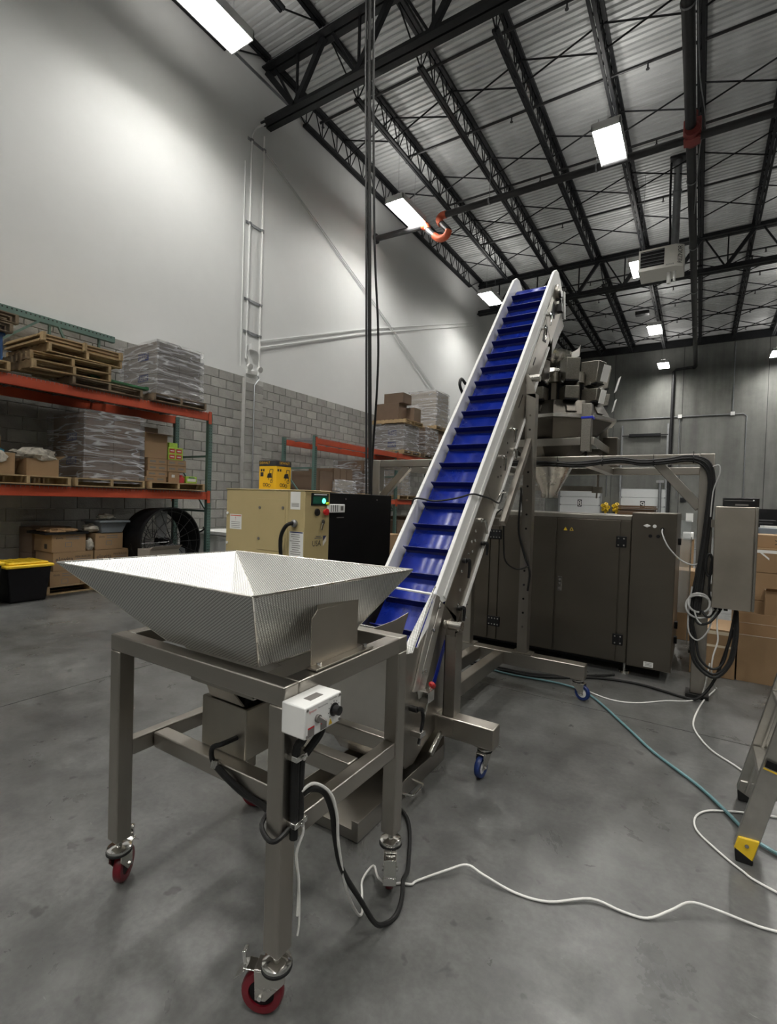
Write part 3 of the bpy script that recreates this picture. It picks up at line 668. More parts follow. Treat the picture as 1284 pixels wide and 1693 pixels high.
MB().tube([(-1.365, 1.2, .635), (-1.37, 1.14, .635), (-1.40, 1.125, .62), (-1.41, 1.13, .58), (-1.395, 1.135, .555)], .009, 8, 5).tube([(-1.395, 1.135, .555), (-1.33, 1.13, .535), (-1.25, 1.14, .50), (-1.15, 1.14, .49), (-1.0, 1.08, .50)], .012, 8, 4).build('drive_cable', 'rubber', fd, smooth=True)
MB().lathe([(.008, -.012), (.017, -.012), (.017, .012), (.008, .012)], (-1.395, 1.135, .56), 12, (0, .3, 1), True).build('cable_gland', 'chrome', fd, smooth=True)
# control box
cb = MB().bx(-.955, -.868, .995, 1.152, .848, .936).build('control_box', 'white_pe', fd, bevel=.004)
fx = -.868
text('Syntron', cb, (fx, 1.025, .919), Y_, Z_, .009, 'ink_red', lift=.0008)
text('Material Handling', cb, (fx, 1.068, .9205), Y_, Z_, .0055, 'ink', lift=.0008)
text('PowerPulse', cb, (fx, 1.113, .927), Y_, Z_, .005, 'ink', lift=.0008); text('CF', cb, (fx, 1.14, .925), Y_, Z_, .005, 'ink', lift=.0008)
plate(cb, (-.905, 1.07, .936), Y_, -X_, .055, .026, 'ink_grey', 'label_plate', .0008)
plate(cb, (fx, 1.02, .862), Y_, Z_, .026, .022, 'ink_grey', 'rating_label', .0008); plate(cb, (fx, 1.073, .862), Y_, Z_, .026, .018, 'ink_grey', 'rating_label', .0008)
plate(cb, (fx, 1.02, .8755), Y_, Z_, .026, .004, 'ink_red', 'label_band', .001); plate(cb, (fx, 1.073, .872), Y_, Z_, .026, .004, 'ink_red', 'label_band', .001)
MB().ngon([(fx, 1.095, .855), (fx, 1.111, .855), (fx, 1.103, .872)], (.001, 0, 0)).build('warning_triangle', 'yellow', cb)
MB().cyl((fx, 1.045, .893), (fx+.008, 1.045, .893), .011, n=16).bar((fx+.006, 1.043, .895), (fx+.02, 1.056, .883), .011, .012).build('toggle_switch', 'ink_grey', cb, smooth=True)
MB().lathe([(0, .0), (.019, 0), (.019, .003), (.014, .004), (.013, .022), (.0, .023)], (fx, 1.118, .893), 20, (1, 0, 0)).build('dial_knob', 'black_gloss', cb, smooth=True)
for a in range(9):
    an = rad(-130+a*32); MB().bar((fx+.0006, 1.118+.022*sin(an), .893+.022*cos(an)), (fx+.0006, 1.118+.026*sin(an), .893+.026*cos(an)), .0012, .0012).build('dial_tick', 'ink', cb)
for y in (1.003, 1.144):
    for z in (.856, .928): MB().cyl((fx, y, z), (fx+.002, y, z), .004, n=8).build('screw', 'ink_grey', cb)
# conduit hoses along the front leg, ties, cords hanging from the cart
MB().tube([(-.91, 1.04, .85), (-.915, 1.04, .82), (-.938, 1.04, .77), (-.938, 1.04, .53)], .0125, 8, 4).build('leg_hose', 'rubber', fd, smooth=True)
MB().tube([(-.90, 1.11, .85), (-.905, 1.10, .815), (-.93, 1.075, .765), (-.938, 1.062, .74), (-.938, 1.062, .56)], .0125, 8, 4).build('leg_hose', 'rubber', fd, smooth=True)
for z in (.765, .575): MB().bx(-.956, -.92, 1.025, 1.078, z-.008, z+.008).cyl((-.92, 1.05, z), (-.912, 1.05, z), .008, n=8).build('hose_clamp', 'chrome', fd, bevel=.002)
MB().tube([(-.945, 1.075, .58), (-.95, .998, .55), (-.985, .99, .535), (-1.025, 1.0, .56), (-1.03, 1.05, .59)], .007, 8, 5).build('cable_tie_loop', 'rubber', fd, smooth=True)
MB().tube([(-.94, 1.06, .60), (-.92, 1.06, .55), (-.935, 1.05, .48), (-.945, 1.075, .38), (-.945, 1.072, .28)], .004, 6, 5).tube([(-.935, 1.05, .48), (-.94, 1.072, .36), (-.942, 1.078, .26), (-.944, 1.074, .22)], .003, 6, 5).build('loose_white_wire', 'cord_white', fd, smooth=True)
# power cord on its own
tag(MB().tube([(-.935, 1.07, .645), (-.92, 1.09, .655), (-.905, 1.13, .63), (-.9, 1.165, .555), (-.9, 1.185, .46), (-.9, 1.225, .34), (-.89, 1.32, .18), (-.88, 1.40, .05), (-.87, 1.47, .01), (-.865, 1.52, .009), (-.875, 1.57, .03), (-.9, 1.62, .05), (-.95, 1.75, .012), (-1.1, 2.0, .01), (-1.3, 2.1, .01)], .0085, 8, 6).build('power_cord', 'rubber', smooth=True), 'black power cord looping from the feeder cart leg down to the floor', 'cord')
tag(MB().tube([(-.93, 1.06, .66), (-.91, 1.09, .675), (-.89, 1.14, .63), (-.885, 1.17, .55), (-.89, 1.19, .44), (-.905, 1.26, .25), (-.93, 1.36, .09), (-.97, 1.45, .012), (-1.02, 1.52, .006), (-1.06, 1.58, .008), (-1.05, 1.64, .03), (-1.0, 1.6, .03), (-.96, 1.62, .006), (-.93, 1.65, .006), (-.89, 1.67, .006), (-.88, 1.70, .006), (-.8, 1.80, .02), (-.74, 1.86, .03), (-.67, 1.86, .02), (-.54, 1.86, .006), (-.42, 1.89, .006), (-.29, 1.99, .01), (-.18, 2.0, .006), (-.1, 2.02, .006), (-.03, 2.09, .02), (.03, 2.16, .03), (.11, 2.19, .02), (.22, 2.21, .006), (.29, 2.22, .006), (.6, 2.3, .006), (1.2, 2.4, .006)], .0046, 8, 5).build('network_cord', 'cord_white', smooth=True), 'white cord wandering across the floor from the feeder cart caster to the right', 'cord')

# ================================================================== INCLINED CONVEYOR
A = rad(50.2); ce, se = cos(A), sin(A)
def C(x, s, n): return V((x, 2.5+s*ce-n*se, .97+s*se+n*ce))
XR, XL = -1.24, -1.625
NB = -.10
cv = thing('incline_conveyor', 'steep stainless conveyor with a blue cleated belt and white side guards', 'conveyor', (-1.43, 3.3, 0))
def side(x, prof, th, name, mat, bevel=.004):
    return MB().ngon([C(x, s, n) for s, n in prof], (th, 0, 0)).build(name, mat, cv, bevel=bevel)
tip = [(3.5, 0), (3.58, -.004), (3.66, -.03), (3.715, -.09), (3.735, -.2), (3.72, -.32), (3.62, -.4), (3.5, -.36), (3.3, -.2), (3.1, -.145)]
side(XR-.025, [(.0, 0)]+tip+[(.05, -.145), (0, -.09)], .025, 'side_guard', 'white_pe')
side(XL-.025, [(-.05, 0)]+tip+[(.05, -.145), (-.02, -.09)], .025, 'side_guard', 'white_pe')
MB().bar(C(XR+.004, .05, -.1), C(XR+.004, 3.1, -.1), .008, .03, (0, -se, ce)).build('guard_strip', 'white_paint', cv)
# steel side plates with wear holes, slots, bolts
def splate(x, s0, s1, n0, n1, name='side_plate'):
    return MB().ngon([C(x, s0, n0), C(x, s1, n0), C(x, s1+.05, (n0+n1)/2), C(x, s1, n1), C(x, s0, n1)], (.004, 0, 0)).build(name, 'steel', cv)
sp = [splate(XR+.001, .02, 1.0, -.135, -.37), splate(XR+.003, .95, 2.05, -.135, -.37), splate(XR+.001, 2.0, 3.05, -.135, -.36), splate(XR+.003, 3.0, 3.5, -.11, -.40)]
splate(XL-.029, .02, 3.5, -.135, -.37)
MB().bar(C(XR+.008, .15, -.375), C(XR+.008, 2.9, -.375), .02, .018, (0, -se, ce)).build('lower_strip', 'white_pe', cv)
MB().bar(C(XL-.03, .15, -.375), C(XL-.03, 2.9, -.375), .02, .018, (0, -se, ce)).build('lower_strip', 'white_pe', cv)
MB().ngon([C(XL, .1, -.30), C(XL, 3.3, -.30), C(XL, 3.3, -.31), C(XL, .1, -.31)], (XR-XL, 0, 0)).build('bottom_pan', 'steel', cv)
def hole(s, n, r=.009, pl=sp[1]):
    MB().cyl(C(XR+.006, s, n), C(XR+.0085, s, n), r, n=8).build('bolt_hole', 'black', pl)
for s, n in ((1.47, -.22), (1.42, -.27), (1.33, -.23), (1.30, -.28), (1.24, -.24), (1.2, -.29), (1.15, -.25), (1.62, -.23), (1.7, -.3)): hole(s, n)
for s, n in ((.62, -.2), (.57, -.24), (.53, -.2), (.49, -.25), (.44, -.21), (.40, -.26), (.3, -.2), (.2, -.26), (.12, -.3)): MB().lathe([(0, 0), (.011, 0), (.008, .006), (0, .007)], C(XR+.005, s, n), 8, (1, 0, 0)).build('rivet', 'chrome', sp[0])
for s, l in ((2.15, .12), (2.4, .1), (1.85, .16)):
    MB().bar(C(XR+.006, s, -.2), C(XR+.006, s+l, -.2), .004, .012, (0, -se, ce)).build('slot', 'black', sp[2])
MB().ngon([C(XR+.005, 2.78, -.22), C(XR+.005, 2.95, -.17), C(XR+.005, 3.0, -.23), C(XR+.005, 2.85, -.29)], (.004, 0, 0)).build('plate_opening', 'black', sp[2])
MB().ngon([C(XR+.007, 3.2, -.2), C(XR+.007, 3.33, -.17), C(XR+.007, 3.36, -.25), C(XR+.007, 3.24, -.3)], (.004, 0, 0)).build('plate_opening', 'black', sp[3])
def lever(s, n, fl=1, lp=.1, dk=False):
    m = MB(); b = C(XR+.006, s, n)
    m.cyl(b, b+X_*.022, .016, n=12); e = V((0, -.3*fl+.2, -1)).normalized()
    m.tube([b+X_*.02, b+X_*.028+Y_*.03, b+X_*.03+Y_*.035+e*.05, b+X_*.03+Y_*.03+e*lp], [.011, .012, .01, .008], 8, 4)
    m.build('cam_lever', 'chrome' if not dk else 'black_gloss', cv, smooth=True)
lever(1.587, -.19); lever(1.284, -.18); lever(.70, -.19, -1); lever(.36, -.17, 1, .11, True); lever(3.05, -.13); lever(2.83, -.13); lever(1.5, -.32, 1, .07); lever(.62, -.34, 1, .08, True); lever(3.45, -.22, 1, .1, True); lever(.1, -.31, 1, .08, True)
MB().tube([C(XR+.02, 1.0, -.33), C(XR+.03, 1.06, -.33), C(XR+.03, 1.12, -.38)], .006, 6, 3).build('guard_hook', 'chrome', cv)
# belt loop
P = [(-.45, NB), (3.5, NB)]
for k in range(1, 8): a = pi/2-k*pi/8; P.append((3.5+.07*cos(a), NB-.07+.07*sin(a)))
P += [(3.5, NB-.14), (-.45, NB-.14)]
for k in range(1, 8): a = -pi/2-k*pi/8; P.append((-.45+.07*cos(a), NB-.07+.07*sin(a)))
vs = []; fs = []; n = len(P)
for s, h in P: vs += [C(XL+.012, s, h), C(XR-.03, s, h)]
for i in range(n): j = (i+1) % n; fs.append((2*i, 2*i+1, 2*j+1, 2*j))
bt = MB().add(vs, fs).build('belt', 'belt', cv, smooth=True, solid=.004)
xa, xb = XL+.02, XR-.035
cm = MB().ngon([V((xa, 0, 0)), V((xa, 0, 0))+V((0, ce*.022, se*.022)), V((xa, -se*.014+ce*.008, ce*.014+se*.008)), V((xa, -se*.066-ce*.006, ce*.066-se*.006)), V((xa, -se*.066-ce*.011, ce*.066-se*.011)), V((xa, -se*.014-ce*.002, ce*.014-se*.002)), V((xa, -ce*.012, -se*.012))], (xb-xa, 0, 0))
cme = raw(cm, 'cleat', 'cleat')
for k in range(-1, 20):
    s = 3.145-.1865*k
    inst('cleat', cme, V((0, C(0, s, NB+.002).y, C(0, s, NB+.002).z)), cv)
MB().cyl(C(XL-.03, 3.5, NB-.07), C(XR+.03, 3.5, NB-.07), .066, n=20).build('head_roller', 'steel', cv, smooth=True)
MB().cyl(C(XR+.005, 3.5, -.2), C(XR+.05, 3.5, -.2), .035, n=12).box(C(XR+.03, 3.42, -.3), (.05, .07, .07)).build('head_bearing', 'black_gloss', cv, smooth=True)
MB().bar(C(XR+.02, 3.72, -.3), C(XR+.02, 3.56, -.5), .01, .05, (0, 1, 0)).build('head_scraper', 'white_pe', cv)
# discharge hood under the head
MB().ngon([C(XL, 3.55, -.36), C(XL, 3.25, -.34), C(XL, 2.95, -.52), V((XL, 5.08, 3.2)), V((XL, 5.24, 3.34))], (XR-XL, 0, 0)).build('discharge_chute', 'steel_shaded', cv, bevel=.004)
MB().tube([C(XL-.03, 1.86, -.02), C(XL-.04, 1.88, .05), C(XL-.05, 1.96, .05), C(XL-.04, 1.98, -.02)], .012, 8, 4).build('guard_handle', 'black', cv, smooth=True)
# tail boot
bo = [(2.10, .80), (2.09, .42), (2.13, .20), (2.2, .11), (2.29, .10), (2.40, .15), (2.57, .20), (2.67, .27), (2.75, .45), (2.79, .80), (2.53, .95), (2.3, .72)]
tb = MB().ngon([(XR+.0, y, z) for y, z in bo], (.005, 0, 0)).ngon([(XL-.025, y, z) for y, z in bo], (-.005, 0, 0))
tb.ngon([(XL-.025, y, z) for y, z in bo[:7]]+[(XL-.025, y+.012, z+.012) for y, z in bo[:7][::-1]], (XR-XL+.025, 0, 0))
tb = tb.build('tail_boot', 'steel', cv, bevel=.002)
MB().ngon([(XR+.006, 2.545, .93), (XR+.006, 2.60, .90), (XR+.006, 2.37, .44), (XR+.006, 2.32, .44), (XR+.006, 2.30, .49)], (.006, 0, 0)).build('edge_strip', 'steel_lit', cv, bevel=.002)
MB().ngon([(XR+.005, 2.47, .985), (XR+.005, 2.53, .96), (XR+.005, 2.29, .49), (XR+.005, 2.25, .5)], (.012, 0, 0)).build('edge_strip', 'steel_lit', cv, bevel=.002)
MB().ngon([(XR+.0055, 2.625, .69), (XR+.0055, 2.655, .67), (XR+.0055, 2.52, .46), (XR+.0055, 2.50, .455), (XR+.0055, 2.485, .48)], (.002, 0, 0)).build('belt_slot', 'belt', cv)
for y, z in ((2.47, .78), (2.44, .79), (2.35, .58), (2.385, .575), (2.53, .9)): MB().lathe([(0, 0), (.012, 0), (.009, .008), (0, .009)], (XR+.012, y, z), 8, (1, 0, 0)).build('bolt', 'chrome', tb)
MB().bx(XL-.02, XR-.002, 2.078, 2.086, .32, .77).build('boot_front_panel', 'steel_lit', cv, bevel=.003)
# belt tensioner with red handle
tn = MB().cyl((-1.2, 2.31, .30), (-1.2, 2.40, .49), .007, n=8).bar((-1.235, 2.37, .45), (-1.18, 2.37, .45), .07, .06).bar((-1.235, 2.27, .285), (-1.17, 2.27, .285), .05, .03).cyl((-1.2, 2.29, .26), (-1.2, 2.28, .215), .009, n=8).cyl((-1.2, 2.36, .42), (-1.2, 2.38, .46), .018, n=10).build('belt_tensioner', 'chrome', cv, bevel=.002)
MB().lathe([(0, -.032), (.014, -.024), (.017, 0), (.014, .024), (0, .032)], (-1.18, 2.375, .51), 12, (.1, -.75, .5)).build('red_grip', 'red', tn, smooth=True)
MB().cyl((-1.235, 2.235, .42), (-1.19, 2.235, .42), .016, n=12).tube([(-1.195, 2.235, .42), (-1.185, 2.275, .41), (-1.185, 2.29, .35), (-1.185, 2.265, .28), (-1.185, 2.245, .24)], [.012, .012, .01, .008, .006], 8, 4).build('cam_lever', 'black_gloss', cv, smooth=True)
MB().bar((-1.2, 2.42, .105), (-1.2, 2.62, .22), .022, .04).build('prop_bar', 'steel_pol', cv, bevel=.006)
# infeed hopper at the tail
ih = MB().add([(XL-.02, 2.12, .80), (XL-.02, 2.44, 1.0), (XL-.16, 2.36, 1.04), (XL-.16, 2.06, .86)], [(0, 1, 2, 3)]).add([(XR, 2.13, .72), (XR, 2.5, 1.02), (XR+.035, 2.42, 1.04), (XR+.055, 2.14, .74)], [(0, 3, 2, 1)]).add([(XL-.02, 2.12, .78), (XR, 2.12, .78), (XR+.04, 2.06, .86), (XL-.16, 2.06, .86)], [(0, 3, 2, 1)])
ih = ih.build('infeed_hopper', 'dimple', cv, uvf=1, solid=.004)
MB().tube([(XL-.02, 2.5, .985), (XR+.02, 2.43, .99)], .008, 6).tube([(XR+.02, 2.43, .99), (XR+.05, 2.15, .74)], .007, 6).tube([(XL-.16, 2.36, 1.04), (XL-.16, 2.06, .86)], .005, 6).build('hopper_rim', 'white_pe', ih, smooth=True)
MB().ngon([(XR-.004, 2.52, 1.0), (XR+.03, 2.45, .99), (XR+.03, 2.36, .82), (XR-.004, 2.3, .72)], (0, .004, 0)).build('rim_gusset', 'white_pe', ih)
# undercarriage
def cbar(a, name='base_bar', mat='steel_h'): return MB().bx(*a).build(name, mat, cv, bevel=.006)
cbar((-1.98, -.885, 2.54, 2.64, .165, .28)); cbar((-2.17, -.69, 3.99, 4.09, .165, .275)); cbar((-1.41, -1.33, 2.64, 3.99, .17, .27), mat='steel'); cbar((-1.62, -1.54, 2.64, 3.99, .17, .27), mat='steel')
for x, y, a in ((-.95, 2.59, -95), (-1.92, 2.59, -80), (-.745, 4.04, -18), (-2.12, 4.04, 120)):
    caster(cv, x, y, .168, rad(a), .06, 'blue_tire', 'white_pe', None, .04)
for x in (-.745, -.95): MB().bx(x-.05, x+.05, (2.55 if x < -.8 else 3.995), (2.63 if x < -.8 else 4.085), .158, .166).build('caster_plate', 'steel', cv)
# front uprights with pivot
for s, x in ((1, -1.165), (-1, -1.71)):
    MB().bx(x-.035, x-.03, 2.56, 2.63, .28, .82).bx(x-.035, x+.03, 2.56, 2.565, .28, .74).build('upright', 'steel', cv)
    MB().bx(x+.03, x+.034, 2.56, 2.65, .28, .76).build('upright', 'steel', cv)
    MB().cyl((x-.06, 2.6, .79), (x+.03, 2.6, .79), .026, n=16).cyl((x+.03, 2.6, .79), (x+.05, 2.6, .79), .03, n=16).build('pivot_pin', 'steel_pol', cv, smooth=True)
    MB().bx(x-.05, x+.045, 2.525, 2.54, .2, .275).build('upright_foot', 'steel', cv)
# rear posts with adjusting holes
for s, x in ((1, -1.185), (-1, -1.68)):
    po = MB().bx(x-.04, x+.04, 4.0, 4.006, .275, 2.4).bx(x-.04, x-.035, 4.006, 4.08, .275, 2.4).bx(x+.035, x+.04, 4.006, 4.08, .275, 2.4).ngon([(x-.04, 4.0, 2.4), (x+.04, 4.0, 2.36), (x+.02, 4.0, 2.47), (x-.03, 4.0, 2.56), (x-.05, 4.0, 2.56)], (0, .006, 0)).build('rear_post', 'steel', cv)
    for k in range(16):
        MB().cyl((x, 4.0, .5+k*.115), (x, 3.997, .5+k*.115), .009, n=8).build('pin_hole', 'black' if k % 3 else 'chrome', po)
    MB().cyl((x-.05, 4.03, 2.53), (x+.06, 4.03, 2.53), .03, n=14).build('pivot_pin', 'steel_pol', cv, smooth=True)
    MB().bar((x, 4.0, 2.02), (x, 3.42, 1.36), .04, .05).build('brace', 'steel', cv)
    MB().bx(x-.08, x+.08, 3.985, 4.095, .275, .285).build('post_foot', 'steel', cv)
cbar((-1.66, -1.2, 3.42, 3.46, 1.34, 1.40), 'cross_tie')
MB().tube([(-1.235, 4.06, 1.46), (-1.245, 4.02, 1.62), (-1.23, 3.98, 1.6), (-1.24, 3.98, 1.3), (-1.19, 3.985, 1.1), (-1.14, 3.99, .96), (-1.15, 3.99, .8)], .008, 6, 5).build('post_cord', 'rubber', cv, smooth=True)
MB().tube([(-1.33, 3.6, 1.38), (-1.3, 3.75, 1.45), (-1.3, 3.8, 1.2), (-1.28, 3.8, 1.05), (-1.22, 3.9, .98), (-1.15, 3.98, 1.0)], .006, 6, 5).cyl((-1.3, 3.78, 1.47), (-1.3, 3.8, 1.36), .013, n=8).build('post_cord', 'rubber', cv, smooth=True)
tag(MB().tube([C(XL-.03, .58, -.06), C(XL-.028, .66, -.005), C(XL, .7, .02), C(-1.5, .71, -.015), C(-1.35, .735, -.01), C(XR, .755, .012), C(XR+.02, .82, -.08), C(XR+.03, .9, -.2), C(XR+.03, 1.0, -.36), C(XR+.03, 1.12, -.36)], .006, 8, 6).build('sensor_cord', 'rubber', smooth=True), 'thin black cord lying across the blue conveyor belt', 'cord')
# drip tray on the floor under the tail
dt = thing('drip_tray', 'stainless drip tray with wire handles on the floor under the conveyor tail', 'tray', (-1.4, 2.1, 0))
MB().bx(-1.62, -1.2, 1.74, 2.6, .003, .008).bx(-1.62, -1.2, 1.74, 1.745, .008, .05).bx(-1.205, -1.2, 1.745, 2.6, .008, .09).bx(-1.62, -1.615, 1.745, 2.6, .008, .09).bx(-1.62, -1.2, 2.595, 2.6, .008, .15).bx(-1.235, -1.2, 1.74, 1.745, .05, .09).build('tray', 'steel_h', dt)
MB().tube([(-1.198, 2.08, .06), (-1.13, 2.09, .062), (-1.125, 2.1, .062), (-1.125, 2.2, .062), (-1.13, 2.21, .062), (-1.198, 2.22, .06)], .006, 8).build('handle', 'chrome', dt, smooth=True)
# ================================================================== PALLET RACKS
def rack(name, label, ys, ztop, levels, x0=-7.55, x1=-8.6, decks=None):
    t = thing(name, label, 'rack', ((x0+x1)/2, ys[0], 0))
    for yi, y in enumerate(ys):
        for x in (x0, x1):
            po = MB().bx(x-.075 if x == x0 else x, x if x == x0 else x+.075, y-.04, y+.04, 0, ztop).build('post', 'green_post', t)
            h = MB(); z = .1
            while z < ztop-.05:
                for s in (-.018, .018): h.add([(x+.001 if x == x0 else x+.076, y+s-.007, z-.01), (x+.001 if x == x0 else x+.076, y+s+.007, z-.01), (x+.001 if x == x0 else x+.076, y+s+.005, z+.01), (x+.001 if x == x0 else x+.076, y+s-.005, z+.01)], [(0, 1, 2, 3)])
                z += .05
            ho = h.build('slot_row', 'black', po); ho['kind'] = 'stuff'
            MB().bx(x-.1, x+.05, y-.07, y+.07, 0, .01).build('foot_plate', 'green_post', t)
        z = .2
        while z < ztop-.3:
            MB().bar((x0-.07, y, z), (x1+.07, y, z), .035, .035).build('frame_brace', 'green_post', t)
            if z+1.0 < ztop: MB().bar((x0-.07, y, z), (x1+.07, y, z+.95), .03, .03).build('frame_brace', 'green_post', t)
            z += 1.0
    for b in range(len(ys)-1):
        ya, yb = ys[b]+.045, ys[b+1]-.045
        for z in levels:
            for x in (x0, x1):
                bm = MB().bx(x-.055 if x == x0 else x+.02, x-.005 if x == x0 else x+.07, ya, yb, z-.14, z).build('beam', 'orange_beam', t, bevel=.006)
                for y, s in ((ya, 1), (yb, -1)):
                    MB().bx((x+.001) if x == x0 else x-.004, (x+.006) if x == x0 else x-.001, y-.06 if s > 0 else y-.005, y+.005 if s > 0 else y+.06, z-.2, z+.02).build('beam_connector', 'orange_beam', bm)
            nd = 3
            for k in range(nd):
                a = ya+.03+k*(yb-ya)/nd; e = a+(yb-ya)/nd-.06; m = MB()
                yy = a
                while yy <= e+.001: m.bar((x0-.004, yy, z+.006), (x1+.01, yy, z+.006), .005, .005); m.bar((x0-.0025, yy, z-.03), (x0-.0025, yy, z+.008), .004, .004); yy += .055
                xx = x0-.03
                while xx > x1: m.bar((xx, a, z+.011), (xx, e, z+.011), .005, .005); xx -= .11
                wd = m.build('wire_deck', 'galv', t); wd['kind'] = 'stuff'
                for q in (.25, .75): MB().bx(x1+.07, x0-.055, a+(e-a)*q-.02, a+(e-a)*q+.02, z-.02, z+.003).build('deck_channel', 'galv', wd)
    return t
rack('pallet_rack', 'orange and green pallet rack at the left edge, stacked with pallets and wrapped loads', [2.12, 5.86], 2.97, [1.55, 2.98])
rack('pallet_rack', 'orange and green pallet rack behind the tan compressor', [8.77, 12.42, 16.1], 2.95, [1.53, 2.9])
# spare upright frame lying along the wall
t = thing('spare_rack_frame', 'green rack frame lying on its side against the block wall above the wooden pallets', 'rack frame', (-8.66, 3.2, 3.02))
for z in (4.12, 3.06): MB().bx(-8.72, -8.64, 1.7, 4.7, z-.05, z+.05).build('post', 'green_post', t)
for y in (1.9, 3.7, 4.45): MB().bar((-8.68, y, 3.1), (-8.68, y, 4.08), .03, .04, (1, 0, 0)).build('frame_brace', 'green_post', t)
for a, b in ((3.55, 2.4), (3.82, 4.3)): MB().bar((-8.66, a, 4.08), (-8.66, b, 3.1), .03, .04, (1, 0, 0)).build('frame_brace', 'green_post', t)
m = MB()
for k in range(48): m.add([(-8.639, 1.8+k*.06, 4.13), (-8.639, 1.82+k*.06, 4.13), (-8.639, 1.82+k*.06, 4.15), (-8.639, 1.8+k*.06, 4.15)], [(0, 1, 2, 3)])
o = m.build('slot_row', 'black', t); o['kind'] = 'stuff'

# ================================================================== PALLETS
PLT = {}
def pallet_mesh(wood, L=1.12, W=1.04):
    if (wood, L, W) in PLT: return PLT[(wood, L, W)]
    st = raw(MB().bx(-L/2, L/2, -.019, .019, .014, .104), 'stringer', wood)
    db = raw(MB().bx(-.045, .045, -W/2, W/2, .104, .12), 'deck_board', wood)
    bb = raw(MB().bx(-.045, .045, -W/2, W/2, 0, .014), 'bottom_board', wood)
    PLT[(wood, L, W)] = (st, db, bb, L, W); return PLT[(wood, L, W)]
def pallet(loc, label, wood='wood', rot=(0, 0, 0), L=1.12, W=1.04, group='wooden pallets', flip=False):
    st, db, bb, L, W = pallet_mesh(wood, L, W)
    t = thing('wooden_pallet', label, 'pallet', loc, 0, group); t.rotation_euler = rot
    def put(n, me, x, y):
        o = bpy.data.objects.new(n, me); COL.objects.link(o); o.parent = t; o.location = (x, y, 0)
    for y in (-W/2+.02, 0, W/2-.02): put('stringer', st, 0, y)
    for k in range(8): put('deck_board', db, -L/2+.05+k*(L-.1)/7, 0)
    for x in (-L/2+.05, -.2, .2, L/2-.05): put('bottom_board', bb, x, 0)
    return t
# ================================================================== WRAPPED LOADS AND CARTONS
def grid_face(m, p0, du, dv, nu, nv, amp, rnd):
    n = du.cross(dv).normalized(); o = len(m.v)
    for j in range(nv+1):
        for i in range(nu+1):
            u, v = i/nu, j/nv; edge = min(u, 1-u, v, 1-v)
            a = amp*(rnd.random()-.6) if edge > .01 else 0
            m.v.append(p0+du*u+dv*v+n*a)
    for j in range(nv):
        for i in range(nu): k = o+j*(nu+1)+i; m.f.append((k, k+1, k+nu+2, k+nu+1))
def carton_parts(t, x0, x1, y0, y1, z0, z1, nx, ny, nz, mat='card'):
    me = raw(MB().bx(-(x1-x0)/nx/2+.003, (x1-x0)/nx/2-.003, -(y1-y0)/ny/2+.003, (y1-y0)/ny/2-.003, 0, (z1-z0)/nz-.004), 'carton', mat)
    for i in range(nx):
        for j in range(ny):
            for k in range(nz): inst('carton', me, (x0+(i+.5)*(x1-x0)/nx, y0+(j+.5)*(y1-y0)/ny, z0+k*(z1-z0)/nz), t)
def wrapped(label, x0, x1, y0, y1, z0, z1, seed, mat='card', nz=4, uline=(), sk=.03, nx=2, ny=2, film=True):
    t = thing('wrapped_load', label, 'wrapped load', ((x0+x1)/2, (y0+y1)/2, z0))
    carton_parts(t, x0, x1, y0, y1, z0, z1, nx, ny, nz, mat)
    for zz, h in uline:
        plate(t, ((x0+x1)/2+.1, y0, zz), X_, Z_, .3, h, 'ink_blue', 'brand_panel', .002, .001)
        text('ULINE', t, ((x0+x1)/2+.1, y0-.004, zz), X_, Z_, h*.62, 'card_pale', width=.24)
    if film:
        r = random.Random(seed); g = .02; m = MB()
        a = [V((x0-g-sk*r.random(), y0-g-sk, z0-.06)), V((x1+g+sk, y0-g-sk*.4, z0-.06)), V((x1+g+sk, y1+g+sk, z0-.06)), V((x0-g, y1+g+sk, z0-.06))]
        b = [V((x0-g, y0-g, z1+g)), V((x1+g*.5, y0-g, z1+g+.01)), V((x1+g*.5, y1+g, z1+g)), V((x0-g, y1+g, z1+g))]
        for i in range(4):
            j = (i+1) % 4; grid_face(m, a[i], a[j]-a[i], b[i]-a[i], 14, 14, .03, r)
        grid_face(m, b[0], b[1]-b[0], b[3]-b[0], 6, 6, .02, r)
        m.build('stretch_film', 'film', t, smooth=True)
    return t
def box(name, label, x0, x1, y0, y1, z0, z1, mat='card', rot=0, tape=None, cat='box', group=None, seam=True):
    t = thing(name, label, cat, ((x0+x1)/2, (y0+y1)/2, z0), rot, group)
    w_, d, h = (x1-x0)/2, (y1-y0)/2, z1-z0
    o = MB().bx(-w_, w_, -d, d, 0, h-.004).build('body', mat, t, bevel=.004, world=False)
    MB().bx(-w_, -.002, -d, d, h-.004, h).build('flap', mat, t, world=False); MB().bx(.002, w_, -d, d, h-.004, h).build('flap', mat, t, world=False)
    if tape: MB().bx(-.03, .03, -d-.001, d+.001, h, h+.001).bx(-.03, .03, -d-.0015, -d, h-.12, h).build('tape', tape, t, world=False)
    return t
